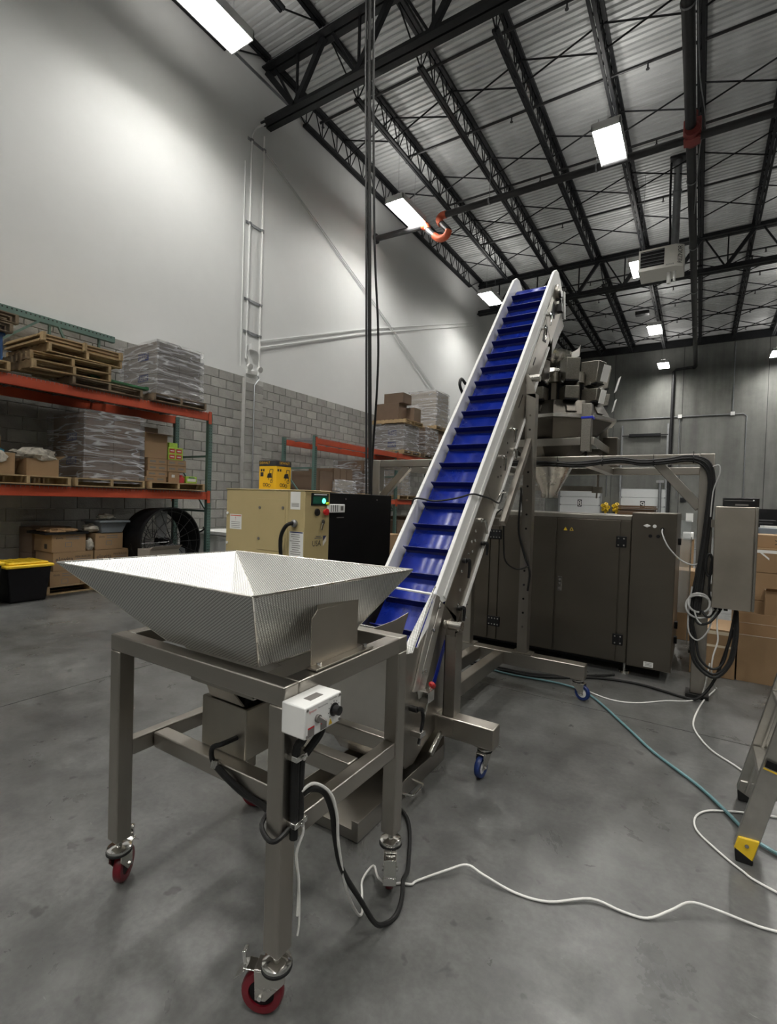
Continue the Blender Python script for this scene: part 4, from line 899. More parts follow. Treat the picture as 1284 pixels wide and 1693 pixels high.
def openbox(label, x0, x1, y0, y1, z0, z1, mat='card', flaps=('x+', 'x-', 'y+', 'y-'), name='open_carton', fl=.2, group=None):
    t = thing(name, label, 'box', ((x0+x1)/2, (y0+y1)/2, z0), 0, group); e = .006
    for a in ((x0, x0+e, y0, y1), (x1-e, x1, y0, y1), (x0+e, x1-e, y0, y0+e), (x0+e, x1-e, y1-e, y1)):
        MB().bx(*a, z0, z1).build('side_panel', mat, t)
    for a in ((x1-e-.001, x1+.001, y0, y1), (x0, x1, y0-.001, y0+e+.001), (x0, x1, y1-e-.001, y1+.001)): MB().bx(*a, z1, z1+.003).build('cut_edge', 'card_pale', t)
    MB().bx(x0+e, x1-e, y0+e, y1-e, z0, z0+e).build('bottom_panel', 'card_in', t)
    for f in flaps:
        ang = fl*.7 if len(f) == 2 else 0
        if f[0] == 'x': x = x1 if f[1] == '+' else x0; s = 1 if f[1] == '+' else -1; MB().ngon([(x, y0, z1), (x, y1, z1), (x+s*ang, y1, z1+fl*(.5 if len(f) == 2 else 1)), (x+s*ang, y0, z1+fl*(.5 if len(f) == 2 else 1))], (s*.004, 0, 0)).build('flap', mat, t)
        else: y = y1 if f[1] == '+' else y0; s = 1 if f[1] == '+' else -1; MB().ngon([(x0, y, z1), (x1, y, z1), (x1, y+s*ang, z1+fl*(.5 if len(f) == 2 else 1)), (x0, y+s*ang, z1+fl*(.5 if len(f) == 2 else 1))], (0, s*.004, 0)).build('flap', mat, t)
    return t
def lump(name, label, cat, c, d, mat, seed, amp=.25, n=(16, 10), flat=.0, parent=None):
    r = random.Random(seed); m = MB(); vs = []; a, b = n
    for j in range(b+1):
        th = pi*j/b
        for i in range(a):
            ph = 2*pi*i/a; k = 1+amp*(r.random()-.5)
            p = V((sin(th)*cos(ph)*k, sin(th)*sin(ph)*k, cos(th)*k))
            vs.append((c[0]+p.x*d[0]/2, c[1]+p.y*d[1]/2, max(c[2], c[2]+d[2]*(p.z*.5+.5)*(1 if j < b else 0))))
    fs = [(j*a+i, (j+1)*a+i, (j+1)*a+(i+1) % a, j*a+(i+1) % a) for j in range(b) for i in range(a)]
    o = m.add(vs, fs).build(name, mat, parent, smooth=True)
    return tag(o, label, cat) if parent is None else o

# ---- rack A, top level (deck at 3.0)
D2 = 2.996; D1 = 1.566
pallet((-8.05, 4.0, D2), 'dark weathered pallet lying at the bottom of the stack on the top shelf', 'wood_dark', (0, 0, .02))
pallet((-8.02, 3.48, D2+.122), 'wooden pallet lowest of the leaning pale stack on the top shelf', 'wood', (rad(2.0), 0, rad(3)))
pallet((-8.05, 3.52, D2+.246), 'wooden pallet second from the bottom of the leaning pale stack', 'wood', (rad(1.6), rad(1), rad(-2)))
pallet((-8.06, 3.66, D2+.372), 'wooden pallet third from the bottom of the leaning pale stack', 'wood', (rad(1.2), rad(-1), rad(4)))
t = thing('board_bundle', 'bundle of pale wooden boards on top of the leaning pallet stack', 'boards', (-8.03, 3.64, D2+.50), rad(2))
bd = raw(MB().bx(-.5, .5, -.55, .55, 0, .018), 'board', 'wood'); bd2 = raw(MB().bx(-.045, .045, -.02, .02, 0, .115), 'spacer_block', 'wood')
for k in range(5):
    o = bpy.data.objects.new('board', bd); COL.objects.link(o); o.parent = t; o.location = (-.03*(k % 2), .02*(k % 3)-.02, k*.023); o.rotation_euler = (rad(.8), 0, rad(random.uniform(-1, 1)))
for y in (-.53, 0, .53):
    o = bpy.data.objects.new('spacer_block', bd2); COL.objects.link(o); o.parent = t; o.location = (.5, y, 0)
t = thing('green_plank', 'green painted plank lying beside the wrapped load on the top shelf', 'plank', (-7.7, 4.3, D2+.14))
MB().box((-7.72, 4.28, D2+.2), (.12, .85, .03), Euler((rad(-3), 0, rad(-8))).to_matrix()).build('plank', 'green_board', t); MB().box((-7.68, 4.68, D2+.19), (.12, .05, .05), rad(-8)).build('end_cleat', 'green_board', t)
pallet((-8.03, 5.2, D2), 'pallet under the tall wrapped load on the top shelf', 'wood_dark', W=1.0)
wrapped('tall film-wrapped carton load printed ULINE on the top shelf of the left rack', -8.5, -7.53, 4.78, 5.6, D2+.125, 3.97, 3, 'card_grey', 4, ((3.75, .12), (3.40, .12)))
# dark pallets, blue bin at the left edge of the top shelf
pallet((-8.05, 2.24, D2), 'pallet under the blue bin at the left edge of the top shelf', 'wood')
t = thing('blue_bin', 'blue plastic bin on a pallet at the left edge of the top shelf', 'bin', (-8.05, 2.25, D2+.13))
MB().bx(-8.5, -7.56, 1.8, 2.7, D2+.13, D2+.46).build('body', 'blue_bin', t, bevel=.01); MB().bx(-8.52, -7.54, 1.78, 2.72, D2+.44, D2+.48).build('rim', 'blue_bin', t, bevel=.008)
for k in range(2): pallet((-8.04, 2.26+.05*k, D2+.485+k*.135), ['lower', 'upper'][k]+' dark pallet above the blue bin at the left edge', 'wood_dark', (0, 0, .03*k))
# ---- rack A, middle level (deck at 1.57)
pallet((-8.04, 2.97, D1), 'pale pallet carrying two open cartons on the middle shelf', 'wood')
t = openbox('open carton holding teal cloth on the middle shelf, at the left edge', -8.05, -7.6, 2.42, 2.86, D1+.121, D1+.40, flaps=('x-1',), fl=.24)
lump('cloth_bundle', 'teal cloth bundle spilling out of the leftmost open carton', 'cloth', (-7.8, 2.63, D1+.30), (.36, .42, .18), 'blue_cloth', 5)
lump('plastic_bag', 'crumpled clear plastic hanging over the leftmost open carton', 'bag', (-7.57, 2.62, D1+.26), (.05, .3, .17), 'bag_clear', 6)
openbox('open carton with crumpled clear liner on the middle shelf beside the wrapped load', -8.0, -7.57, 2.98, 3.37, D1+.121, D1+.35, flaps=('y+', 'x-1'), fl=.12)
lump('plastic_liner', 'crumpled clear plastic liner bulging from the right open carton', 'bag', (-7.74, 3.14, D1+.30), (.42, .5, .2), 'bag_clear', 8, .5)
pallet((-8.05, 4.07, D1), 'pale pallet under the film-wrapped load on the middle shelf', 'wood')
wrapped('film-wrapped brown carton load in the centre of the middle shelf', -8.5, -7.56, 3.7, 4.54, D1+.125, 2.66, 11, 'card_dark', 4, ((2.3, .12), (1.95, .12)))
pallet((-8.03, 5.18, D1), 'pale pallet carrying flat cartons and drink packs on the middle shelf', 'wood')
z = D1+.121
def flat(y0, y1, z0, z1, label, mat='card', x0=-8.3, x1=-7.58):
    t = box('flat_carton', label, x0, x1, y0, y1, z0, z1, mat, group=None)
    for q in (.25, .72): plate(t, (x1, y0+(y1-y0)*q, (z0+z1)/2), Y_, Z_, (y1-y0)*.3, (z1-z0)*.3, 'ink_grey', 'print_band', .001)
    return t
flat(4.64, 5.02, z, z+.085, 'flat carton at the bottom left of the case stack on the middle shelf')
flat(4.67, 5.04, z+.087, z+.18, 'flat carton second from the bottom left of the case stack')
flat(4.69, 5.03, z+.182, z+.285, 'flat carton left of the pair in the third layer of the case stack'); flat(5.035, 5.39, z+.182, z+.285, 'flat carton right of the pair in the third layer of the case stack')
flat(4.69, 5.03, z+.287, z+.385, 'flat carton left of the pair in the top layer of the case stack'); flat(5.035, 5.39, z+.287, z+.385, 'flat carton right of the pair in the top layer of the case stack')
t = box('small_carton', 'small carton with a white label under the flat cartons', -7.95, -7.57, 5.05, 5.26, z, z+.178, 'card')
plate(t, (-7.57, 5.14, z+.11), Y_, Z_, .06, .05, 'paper', 'shipping_label', .001)
tag(MB().bx(-7.8, -7.6, 5.28, 5.38, z, z+.1).bx(-7.78, -7.62, 5.3, 5.36, z+.1, z+.14).build('red_carton', 'can_red', bevel=.01), 'small red pack between the labelled carton and the lime pack', 'pack')
t = box('tall_carton', 'tall plain carton standing on the flat cartons on the middle shelf', -8.1, -7.6, 4.64, 5.04, z+.387, z+.80, 'card')
MB().bx(-7.62, -7.5, 4.66, 5.1, z+.78, z+.786).build('loose_flap', 'card_dark', t)
box('tall_carton', 'dark carton at the back behind the tall plain carton', -8.5, -8.12, 4.64, 5.2, z+.387, z+.95, 'card_dark')
t = thing('drink_case', 'lime green drink case with red panels on top of the flat cartons', 'drink case', (-7.75, 5.2, z+.386))
MB().bx(-7.9, -7.6, 5.06, 5.34, z+.386, z+.60).build('body', 'lime', t, bevel=.006); MB().bx(-7.88, -7.64, 5.1, 5.26, z+.60, z+.68).build('top_pack', 'lime', t, bevel=.006)
for a in (0, 1):
    for b in (0, 1): plate(t, (-7.6, 5.13+a*.13, z+.44+b*.1), Y_, Z_, .1, .07, 'can_red', 'red_panel', .003); plate(t, (-7.596, 5.13+a*.13, z+.44+b*.1), Y_, Z_, .07, .018, 'ink_white', 'white_band', .002)
t = thing('drink_pack', 'small lime green drink pack at the right end of the middle shelf pallet', 'drink pack', (-7.7, 5.53, z))
MB().bx(-7.85, -7.6, 5.41, 5.63, z, z+.125).build('body', 'lime', t, bevel=.01); plate(t, (-7.6, 5.52, z+.06), Y_, Z_, .17, .05, 'ink_white', 'white_band', .002); plate(t, (-7.598, 5.52, z+.1), Y_, Z_, .12, .02, 'green_board', 'dark_band', .002)
# ---- below rack A, on the floor
def tote(label, x0, x1, y0, y1, h):
    t = thing('storage_tote', label, 'tote', ((x0+x1)/2, (y0+y1)/2, 0)); i = .05
    m = MB(); b = [(x0+i, y0+i, 0), (x1-i, y0+i, 0), (x1-i, y1-i, 0), (x0+i, y1-i, 0), (x0, y0, h-.06), (x1, y0, h-.06), (x1, y1, h-.06), (x0, y1, h-.06)]
    m.add(b, [(0, 3, 2, 1), (4, 5, 6, 7), (0, 1, 5, 4), (1, 2, 6, 5), (2, 3, 7, 6), (3, 0, 4, 7)]).build('body', 'tote_black', t, bevel=.02)
    lid = MB().bx(x0-.02, x1+.02, y0-.02, y1+.02, h-.07, h-.03).bx(x0+.03, x1-.03, y0+.03, y1-.03, h-.03, h).build('lid', 'yellow', t, bevel=.012)
    for k in range(4):
        MB().bx(x0+.06, x1-.06, y0+.07+k*(y1-y0-.14)/3.4, y0+.11+k*(y1-y0-.14)/3.4, h, h+.008).build('lid_rib', 'yellow', lid, bevel=.003)
    plate(t, (x1-.035, (y0+y1)/2+.1, h*.42), Y_, V((.1, 0, 1)), .14, .075, 'paper', 'label_sheet', .002, .004); plate(t, (x1-.035, (y0+y1)/2+.1, h*.42), Y_, V((.1, 0, 1)), .07, .04, 'yellow', 'label_print', .002, .0065)
tote('black storage tote with a flat yellow lid on the floor under the left rack', -8.0, -7.46, 2.74, 3.26, .53)
tote('black storage tote with a yellow lid cut off by the left edge of the picture', -7.95, -7.38, 2.05, 2.66, .6)
pallet((-8.3, 3.92, 0), 'worn pallet on the floor under the printed cartons', 'wood', L=1.1, W=1.2)
def pbox(label, y0, y1, z0, z1, big=True, x0=-8.3, x1=-7.76, mat='card'):
    t = box('printed_carton', label, x0, x1, y0, y1, z0, z1, mat)
    w_ = y1-y0
    if big:
        text('elovita', t, (x1, y0+w_*.27, z1-.1), Y_, Z_, .07, 'ink', width=w_*.42); text('MINI BURGER', t, (x1, y0+w_*.74, z1-.075), Y_, Z_, .03, 'ink', width=w_*.4)
        for q in (.11, .14): plate(t, (x1, y0+w_*.74, z1-q), Y_, Z_, w_*.38, .01, 'ink_grey', 'print_line', .001)
    else:
        text('elovita', t, (x1, y0+w_*.22, z1-.05), Y_, Z_, .035, 'ink', width=w_*.2)
        for q in (.04, .07): plate(t, (x1, y0+w_*.6, z1-q), Y_, Z_, w_*.4, .012, 'ink_grey', 'print_line', .001)
        plate(t, (x1, y0+w_*.48, z1-.15), Y_, Z_, .09, .07, 'ink_grey', 'print_square', .001); plate(t, (x1+.001, y0+w_*.48, z1-.15), Y_, Z_, .075, .055, mat, 'print_inner', .001)
    plate(t, (x1-.18, y0, z0+.08), X_, Z_, .08, .07, 'ink', 'print_square', .001)
    return t
pbox('plain carton at the bottom left of the floor pallet stack', 3.36, 3.77, .121, .33, False); pbox('plain carton at the bottom right of the floor pallet stack', 3.78, 4.2, .121, .33, False)
pbox('carton with large dark lettering in the middle layer on the left of the floor pallet', 3.40, 3.95, .332, .60); pbox('carton with large dark lettering in the middle layer on the right of the floor pallet', 3.97, 4.5, .332, .60)
pbox('carton with small print in the top layer of the floor pallet stack', 3.38, 3.84, .602, .86, False); pbox('carton under the grey bin in the top layer of the floor pallet stack', 3.98, 4.40, .602, .855, False)
box('dark_carton', 'dark carton behind the printed stack on the floor pallet, upper', -8.75, -8.32, 3.36, 3.9, .55, .93, 'card_dark'); box('dark_carton', 'dark carton behind the printed stack on the floor pallet, lower', -8.75, -8.32, 3.36, 3.9, .121, .548, 'card_dark')
t = thing('baking_tray', 'black tray of brown food bags on the top printed carton', 'tray', (-8.0, 3.6, .862))
MB().bx(-8.3, -7.72, 3.28, 3.86, .862, .868).bx(-8.3, -8.29, 3.28, 3.86, .868, .895).bx(-7.73, -7.72, 3.28, 3.86, .868, .895).bx(-8.29, -7.73, 3.28, 3.29, .868, .895).bx(-8.29, -7.73, 3.85, 3.86, .868, .895).build('pan', 'black', t)
lump('food_bag', 'flat bag of brown snack pieces lying on the black tray', 'bag', (-8.0, 3.56, .869), (.5, .5, .08), 'snack', 21, .3)
lump('food_bag', 'clear bag of snacks between the black tray and the grey bin', 'bag', (-7.95, 4.03, .857), (.3, .3, .13), 'bag_clear', 22, .4)
lump('food_bag', 'clear bag of snacks stuffed between the upper printed cartons', 'bag', (-7.8, 3.91, .602), (.12, .12, .18), 'bag_clear', 23, .4)
t = thing('grey_bin', 'grey plastic bin on the printed carton beside the drum fan', 'bin', (-7.95, 4.23, .857))
b = [(-8.15, 4.06, .857), (-7.75, 4.06, .857), (-7.75, 4.38, .857), (-8.15, 4.38, .857), (-8.2, 4.02, 1.03), (-7.7, 4.02, 1.03), (-7.7, 4.44, 1.03), (-8.2, 4.44, 1.03)]
MB().add(b, [(0, 3, 2, 1), (4, 5, 6, 7), (0, 1, 5, 4), (1, 2, 6, 5), (2, 3, 7, 6), (3, 0, 4, 7)]).build('body', 'grey_tote', t, bevel=.008); MB().bx(-8.23, -7.67, 3.99, 4.47, 1.02, 1.05).build('lid', 'grey_tote', t, bevel=.008)
lump('food_bag', 'small clear snack bag on the lid of the grey bin', 'bag', (-7.9, 4.2, 1.051), (.25, .25, .1), 'bag_clear', 24, .5)
# drum fan
ft = thing('drum_fan', 'big black drum fan on the floor at the right end of the left rack', 'fan', (-7.75, 5.05, 0))
ax = V((1, .06, .05)).normalized(); fc = V((-7.72, 5.06, .68)); rr = .56
MB().lathe([(rr, -.26), (rr+.015, -.26), (rr+.02, .26), (rr, .26)], fc, 48, ax, True).build('drum', 'black', ft, smooth=True)
u = ax.orthogonal().normalized(); u = (Z_-ax*ax.z).normalized(); v2 = ax.cross(u)
for s in (-.25, .25):
    g = MB()
    for q in (.15, .3, .45): g.lathe([(rr*q*2-.003, -.003), (rr*q*2+.003, -.003), (rr*q*2+.003, .003), (rr*q*2-.003, .003)], fc+ax*s, 32, ax, True)
    gd = g.build('guard_ring', 'black_gloss', ft); gd['kind'] = 'stuff'
    for k in range(16):
        a = 2*pi*k/16; dd = u*cos(a)+v2*sin(a); MB().tube([fc+ax*s+dd*.05, fc+ax*s+dd*rr], .005, 5).build('guard_spoke', 'black_gloss', ft)
for k in range(3):
    a = 2*pi*k/3+.1; d1 = u*cos(a)+v2*sin(a); d2 = ax.cross(d1)
    MB().ngon([fc+d1*.06-d2*.05+ax*.03, fc+d1*.5-d2*.11+ax*.06, fc+d1*.52+d2*.06-ax*.05, fc+d1*.06+d2*.05-ax*.03], ax*.006).build('fan_blade', 'galv', ft)
MB().lathe([(0, -.12), (.07, -.12), (.07, .1), (.045, .21), (0, .22)], fc, 18, ax).build('hub', 'black_gloss', ft, smooth=True)
for s in (-1, 1):
    MB().bar(fc+v2*s*.56-Z_*.0, V((fc.x+v2.x*s*.5+ax.x*.25, fc.y+v2.y*s*.5+ax.y*.25, .02)), .04, .04).build('stand_leg', 'black', ft)
    MB().bar(fc+v2*s*.56, V((fc.x+v2.x*s*.5-ax.x*.25, fc.y+v2.y*s*.5-ax.y*.25, .09)), .04, .04).build('stand_leg', 'black', ft)
    MB().lathe([(0, -.02), (.09, -.02), (.09, .02), (0, .02)], V((fc.x+v2.x*s*.55-ax.x*.25, fc.y+v2.y*s*.55-ax.y*.25, .09)), 16, v2).build('wheel', 'rubber', ft, smooth=True)
MB().tube([fc-v2*.6+Z_*.1+ax*.1, fc-v2*.66+Z_*.18+ax*.25, fc-v2*.6+Z_*.22+ax*.3], .015, 8, 3).build('handle', 'black', ft, smooth=True)
openbox('pale open carton on the floor in front of the drum fan', -7.42, -7.1, 4.45, 4.95, 0, .62, 'card_pale', flaps=('x+',), fl=.12)
# white chest freezer
t = thing('chest_freezer', 'white chest freezer against the wall behind the left rack', 'freezer', (-8.0, 6.8, 0))
MB().bx(-8.6, -7.3, 6.4, 7.15, .04, .70).build('body', 'white_paint', t, bevel=.015); MB().bx(-8.62, -7.28, 6.38, 7.17, .71, .785).build('lid', 'white_paint', t, bevel=.012)
MB().bx(-7.28, -7.24, 6.5, 6.9, .62, .66).build('handle', 'red', t, bevel=.01); MB().bx(-8.55, -7.35, 6.45, 7.1, 0, .04).build('base', 'black', t)

# ---- rack B loads
wrapped('film-wrapped carton load printed ULINE on the top shelf behind the hanging cables', -8.55, -7.56, 12.72, 13.6, 3.03, 3.80, 31, 'card_grey', 3, ((3.55, .16), (3.2, .16)))
pallet((-8.05, 13.18, 2.91), 'pallet under the film-wrapped load on the second rack', 'wood')
pallet((-8.05, 13.2, 3.83), 'pale pallet on top of the film-wrapped load carrying brown cartons', 'wood', L=1.2, W=1.1)
zz = 3.952
box('brown_carton', 'brown carton row at the lower left on the high pallet', -8.6, -7.75, 12.72, 13.2, zz, zz+.5, 'card_dark'); box('brown_carton', 'brown carton at the lower right on the high pallet', -8.2, -7.5, 13.22, 13.66, zz, zz+.42, 'card_dark')
box('brown_carton', 'brown carton on top of the others on the high pallet', -8.3, -7.62, 12.75, 13.25, zz+.502, zz+.80, 'card_dark')
pallet((-8.05, 14.5, 2.91), 'pallet under the shiny wrapped load beside the conveyor guard', 'wood_dark')
wrapped('shiny wrapped load on the second rack beside the conveyor guard', -8.55, -7.56, 14.1, 14.95, 3.03, 3.9, 33, 'card_dark', 3)
pallet((-8.05, 15.25, 3.93), 'pallet under the tall pale load at the top right of the second rack', 'wood')
wrapped('tall pale carton load wrapped in film at the top right of the second rack', -8.55, -7.56, 14.8, 15.75, 4.055, 5.22, 35, 'card_pale', 6)
pallet((-8.05, 15.3, 2.91), 'pallet on the far end of the second rack top shelf', 'wood_dark', W=.6); box('brown_carton', 'brown carton hidden at the far end of the second rack', -8.5, -7.6, 15.0, 15.6, 3.032, 3.925, 'card_dark')
# lower level
pallet((-8.05, 9.5, 1.545), 'pallet under the dark cartons on the lower shelf behind the compressor', 'wood'); pallet((-8.05, 11.2, 1.545), 'pallet under the big wrapped load behind the hanging cables', 'wood'); pallet((-8.05, 13.0, 1.545), 'pallet under the clear wrapped load left of the conveyor guard', 'wood')
box('brown_carton', 'dark brown carton on the lower shelf behind the yellow printed box', -8.5, -7.6, 9.0, 9.48, 1.666, 2.15, 'card_dark')
for k in range(3): box('flat_carton', 'flat brown carton, %s from the left in the row behind the compressor' % ORD[k], -8.4, -7.58, 9.5+k*.26, 9.74+k*.26, 1.96, 2.25, 'card_dark')
wrapped('shiny film-wrapped parcel under the flat cartons behind the compressor', -8.4, -7.55, 9.5, 10.25, 1.70, 1.95, 41, 'card_pale', 1, sk=.06)
wrapped('big dull film-wrapped load on the lower shelf behind the hanging cables', -8.5, -7.6, 10.8, 11.65, 1.70, 2.55, 43, 'card_dark', 3, sk=.08)
wrapped('clear wrapped roll on a pallet left of the conveyor guard', -8.3, -7.65, 12.8, 13.3, 1.70, 2.40, 45, 'card_pale', 3, sk=.03)
box('brown_carton', 'dark carton on the floor under the second rack, left', -8.5, -7.6, 12.6, 13.4, 0, .9, 'card_dark'); box('brown_carton', 'brown carton on the floor under the second rack, right', -8.5, -7.5, 13.5, 14.4, 0, 1.0, 'card_dark'); box('brown_carton', 'pale carton on the floor behind the compressor', -7.4, -6.8, 10.9, 11.5, 0, .6, 'card')

# ================================================================== COMPRESSOR
K = .66
XF[0] = lambda v: V((v.x*K, v.y*K, v.z*K+1.5*(1-K)))
cp = thing('air_compressor', 'tan and black cabinet air compressor with a lit green display', 'compressor', (-3.28, 3.82, 0))
cx0, cx1, cy0, cy1, ct = -5.72, -4.24, 4.74, 6.83, 1.6
MB().bx(cx0, -4.53, cy0, 5.24, -.68, ct-.015).build('tan_cabinet', 'tan', cp, bevel=.006); MB().bx(-4.525, cx1, cy0, 5.24, -.68, ct-.015).build('tan_cabinet', 'tan', cp, bevel=.006)
MB().bx(cx0-.01, cx1+.008, cy0-.008, 5.26, ct-.015, ct).build('tan_top', 'tan', cp, bevel=.004)
MB().bx(cx0, cx1-.004, 5.245, cy1, -.68, ct-.02).build('black_cabinet', 'black_panel', cp, bevel=.006); MB().bx(cx0+.05, cx1-.05, cy0+.05, cy1-.05, -.772, -.68).build('base_skid', 'black', cp)
pn = MB().bx(-5.09, -4.57, cy0-.006, cy0, .78, 1.47).build('service_panel', 'tan', cp, bevel=.003)
for x, z in ((-5.04, 1.35), (-4.61, 1.36), (-5.05, .93), (-4.62, .92)): MB().cyl((x, cy0-.006, z), (x, cy0-.014, z), .02, n=10).build('quarter_turn_latch', 'ink_grey', pn)
for z in (1.25, .83): MB().cyl((cx0+.03, cy0, z), (cx0+.03, cy0-.012, z), .02, n=10).build('latch', 'paper', cp)
plate(cp, (-5.52, cy0, 1.135), X_, Z_, .24, .21, 'paper', 'caution_label', .001, .001); plate(cp, (-5.52, cy0, 1.22), X_, Z_, .22, .012, 'orange_pipe', 'label_band', .001, .002); text('!', cp, (-5.52, cy0-.003, 1.18), X_, Z_, .05, 'ink_red')
for k in range(4): plate(cp, (-5.52, cy0, 1.13-.025*k), X_, Z_, .18, .006, 'ink_grey', 'print_line', .001, .002)
q = plate(cp, (-4.40, cy0, 1.46), X_, Z_, .17, .23, 'paper', 'data_plate', .001, .001); rr_ = random.Random(3)
for k in range(5): plate(cp, (-4.40, cy0, 1.385+.01*k), X_, Z_, .13, .004, 'ink_grey', 'print_line', .001, .002)
plate(cp, (-4.37, cy0, .88), X_, Z_, .24, .36, 'paper', 'instruction_sheet', .001, .001); plate(cp, (-4.37, cy0, 1.05), X_, Z_, .22, .014, 'ink_blue', 'print_band', .001, .002)
for k in range(11): plate(cp, (-4.37+rr_.uniform(-.02, .0), cy0, 1.02-.028*k), X_, Z_, rr_.uniform(.1, .19), .008, 'ink_grey', 'print_line', .001, .002)
MB().tube([(-4.40, cy0, 1.165), (-4.41, cy0-.07, 1.165), (-4.46, cy0-.1, 1.13), (-4.53, cy0-.1, 1.03), (-4.56, cy0-.09, .9), (-4.56, cy0-.07, .6), (-4.55, cy0-.05, -.4)], .025, 10, 6).build('power_conduit', 'rubber', cp, smooth=True)
MB().lathe([(.0, 0), (.05, 0), (.05, .03), (.035, .05), (0, .05)], (-4.40, cy0, 1.165), 12, (0, -1, 0)).build('conduit_fitting', 'galv', cp)
ds = plate(cp, (cx1, 5.03, 1.485), Y_, Z_, .34, .16, 'black_gloss', 'display_panel', .012)
plate(cp, (cx1+.012, 5.03, 1.548), Y_, Z_, .26, .012, 'paper', 'print_line', .001, .001); plate(cp, (cx1+.012, 5.03, 1.475), Y_, Z_, .3, .1, 'screen_dim', 'screen', .001, .001)
MB().lathe([(0, 0), (.034, 0), (.03, .006), (0, .008)], (cx1+.014, 5.1, 1.465), 18, (1, 0, 0)).build('green_light', 'screen_green', cp)
MB().lathe([(0, 0), (.05, 0), (.045, .02), (0, .022)], (cx1, 4.98, 1.315), 18, (1, 0, 0)).build('pressure_gauge', 'black_gloss', cp)
MB().lathe([(0, 0), (.028, 0), (.028, .02), (.045, .03), (.045, .05), (0, .055)], (cx1, 5.13, 1.32), 18, (1, 0, 0)).build('emergency_stop', 'red', cp, smooth=True); MB().cyl((cx1, 5.16, 1.43), (cx1+.05, 5.16, 1.43), .02, n=10).build('yellow_cap', 'yellow', cp)
MB().bx(cx1+.01, cx1+.05, 5.16, 5.52, 1.31, 1.425).build('module_box', 'white_pe', cp, bevel=.006)
for k in range(4): plate(cp, (cx1+.05, 5.215+k*.045, 1.37), Y_, Z_, .012, .09, 'ink', 'module_slot', .001, .0005)
plate(cp, (cx1+.05, 5.45, 1.37), Y_, Z_, .06, .06, 'ink_grey', 'module_label', .001, .0005)
MB().lathe([(0, 0), (.035, 0), (.035, .02), (0, .025)], (cx1, 5.09, 1.185), 14, (1, 0, 0)).bar((cx1+.02, 5.09, 1.17), (cx1+.025, 5.05, 1.08), .012, .022).build('door_key', 'chrome', cp)
text('USA', cp, (cx1, 4.99, .905), Y_, Z_, .075, 'ink', width=.17); plate(cp, (cx1, 5.02, .995), Y_, Z_, .1, .01, 'ink_grey', 'print_line', .001, .001); plate(cp, (cx1, 5.02, .972), Y_, Z_, .15, .01, 'ink_grey', 'print_line', .001, .001)
MB().ngon([(cx1+.001, 5.115, .93), (cx1+.001, 5.185, 1.0), (cx1+.001, 5.115, 1.0)], (.001, 0, 0)).build('flag_print', 'ink_blue', cp); MB().ngon([(cx1+.001, 5.115, .92), (cx1+.001, 5.185, .99), (cx1+.001, 5.185, .93), (cx1+.001, 5.115, .86)], (.001, 0, 0)).build('flag_print', 'heater_tan', cp)
for y in (5.6, 6.4): MB().cyl((cx1-.004, y, 1.50), (cx1+.002, y, 1.50), .012, n=8).build('panel_screw', 'ink_grey', cp)
MB().bx(cx1-.004, cx1+.004, 5.4, 5.56, 1.235, 1.245).build('panel_handle', 'ink_grey', cp)
# yellow printed carton on the compressor
t = thing('printed_tool_carton', 'yellow and black printed tool carton standing on the tan compressor', 'box', (-5.25*K, 5.2*K, ct*K+1.5*(1-K)))
MB().bx(-5.42, -5.08, 5.06, 5.36, ct, ct+.34).build('body', 'yellow_print', t, bevel=.004); MB().bx(-5.424, -5.076, 5.056, 5.364, ct+.34, ct+.42).build('black_top', 'ink', t, bevel=.004)
text('DEWALT', t, (-5.3, 5.056, ct+.385), X_, Z_, .035, 'yellow_print', width=.2); text('DEWALT', t, (-5.076, 5.22, ct+.385), Y_, Z_, .035, 'yellow_print', width=.2)
def picture(o, r):
    r = V(r)
    plate(t, o-r*.11+Z_*.11, r, Z_, .03, .035, 'ink', 'print_square', .001, .001); plate(t, o-r*.065+Z_*.11, r, Z_, .03, .035, 'ink', 'print_square', .001, .001)
    n = r.cross(Z_); q = o+n*.001
    m = MB()
    for a, b in ((q+r*.06+Z_*.12, q+r*.12+Z_*.12), (q+r*.12+Z_*.12, q+r*.1-Z_*.04), (q+r*.06+Z_*.12, q+r*.03-Z_*.03)): m.bar(a, b, .009, .002, n)
    m.ngon([q+r*.0+Z_*.0, q+r*.1+Z_*.0, q+r*.09+Z_*.07, q+r*.02+Z_*.06], n*.001)
    for c in (q+r*.09-Z_*.05, q-r*.05-Z_*.1, q-r*.0-Z_*.1, q+r*.05-Z_*.11): m.lathe([(.018, 0), (.026, 0), (.026, .001), (.018, .001)], c, 12, n, True)
    o2 = m.build('product_print', 'ink', t); o2['kind'] = 'stuff'
picture(V((-5.26, 5.06, ct+.17)), X_); picture(V((-5.08, 5.21, ct+.17)), Y_); plate(t, (-5.36, 5.06, ct+.22), X_, Z_, .06, .06, 'ink', 'print_square', .001, .001)
XF[0] = None
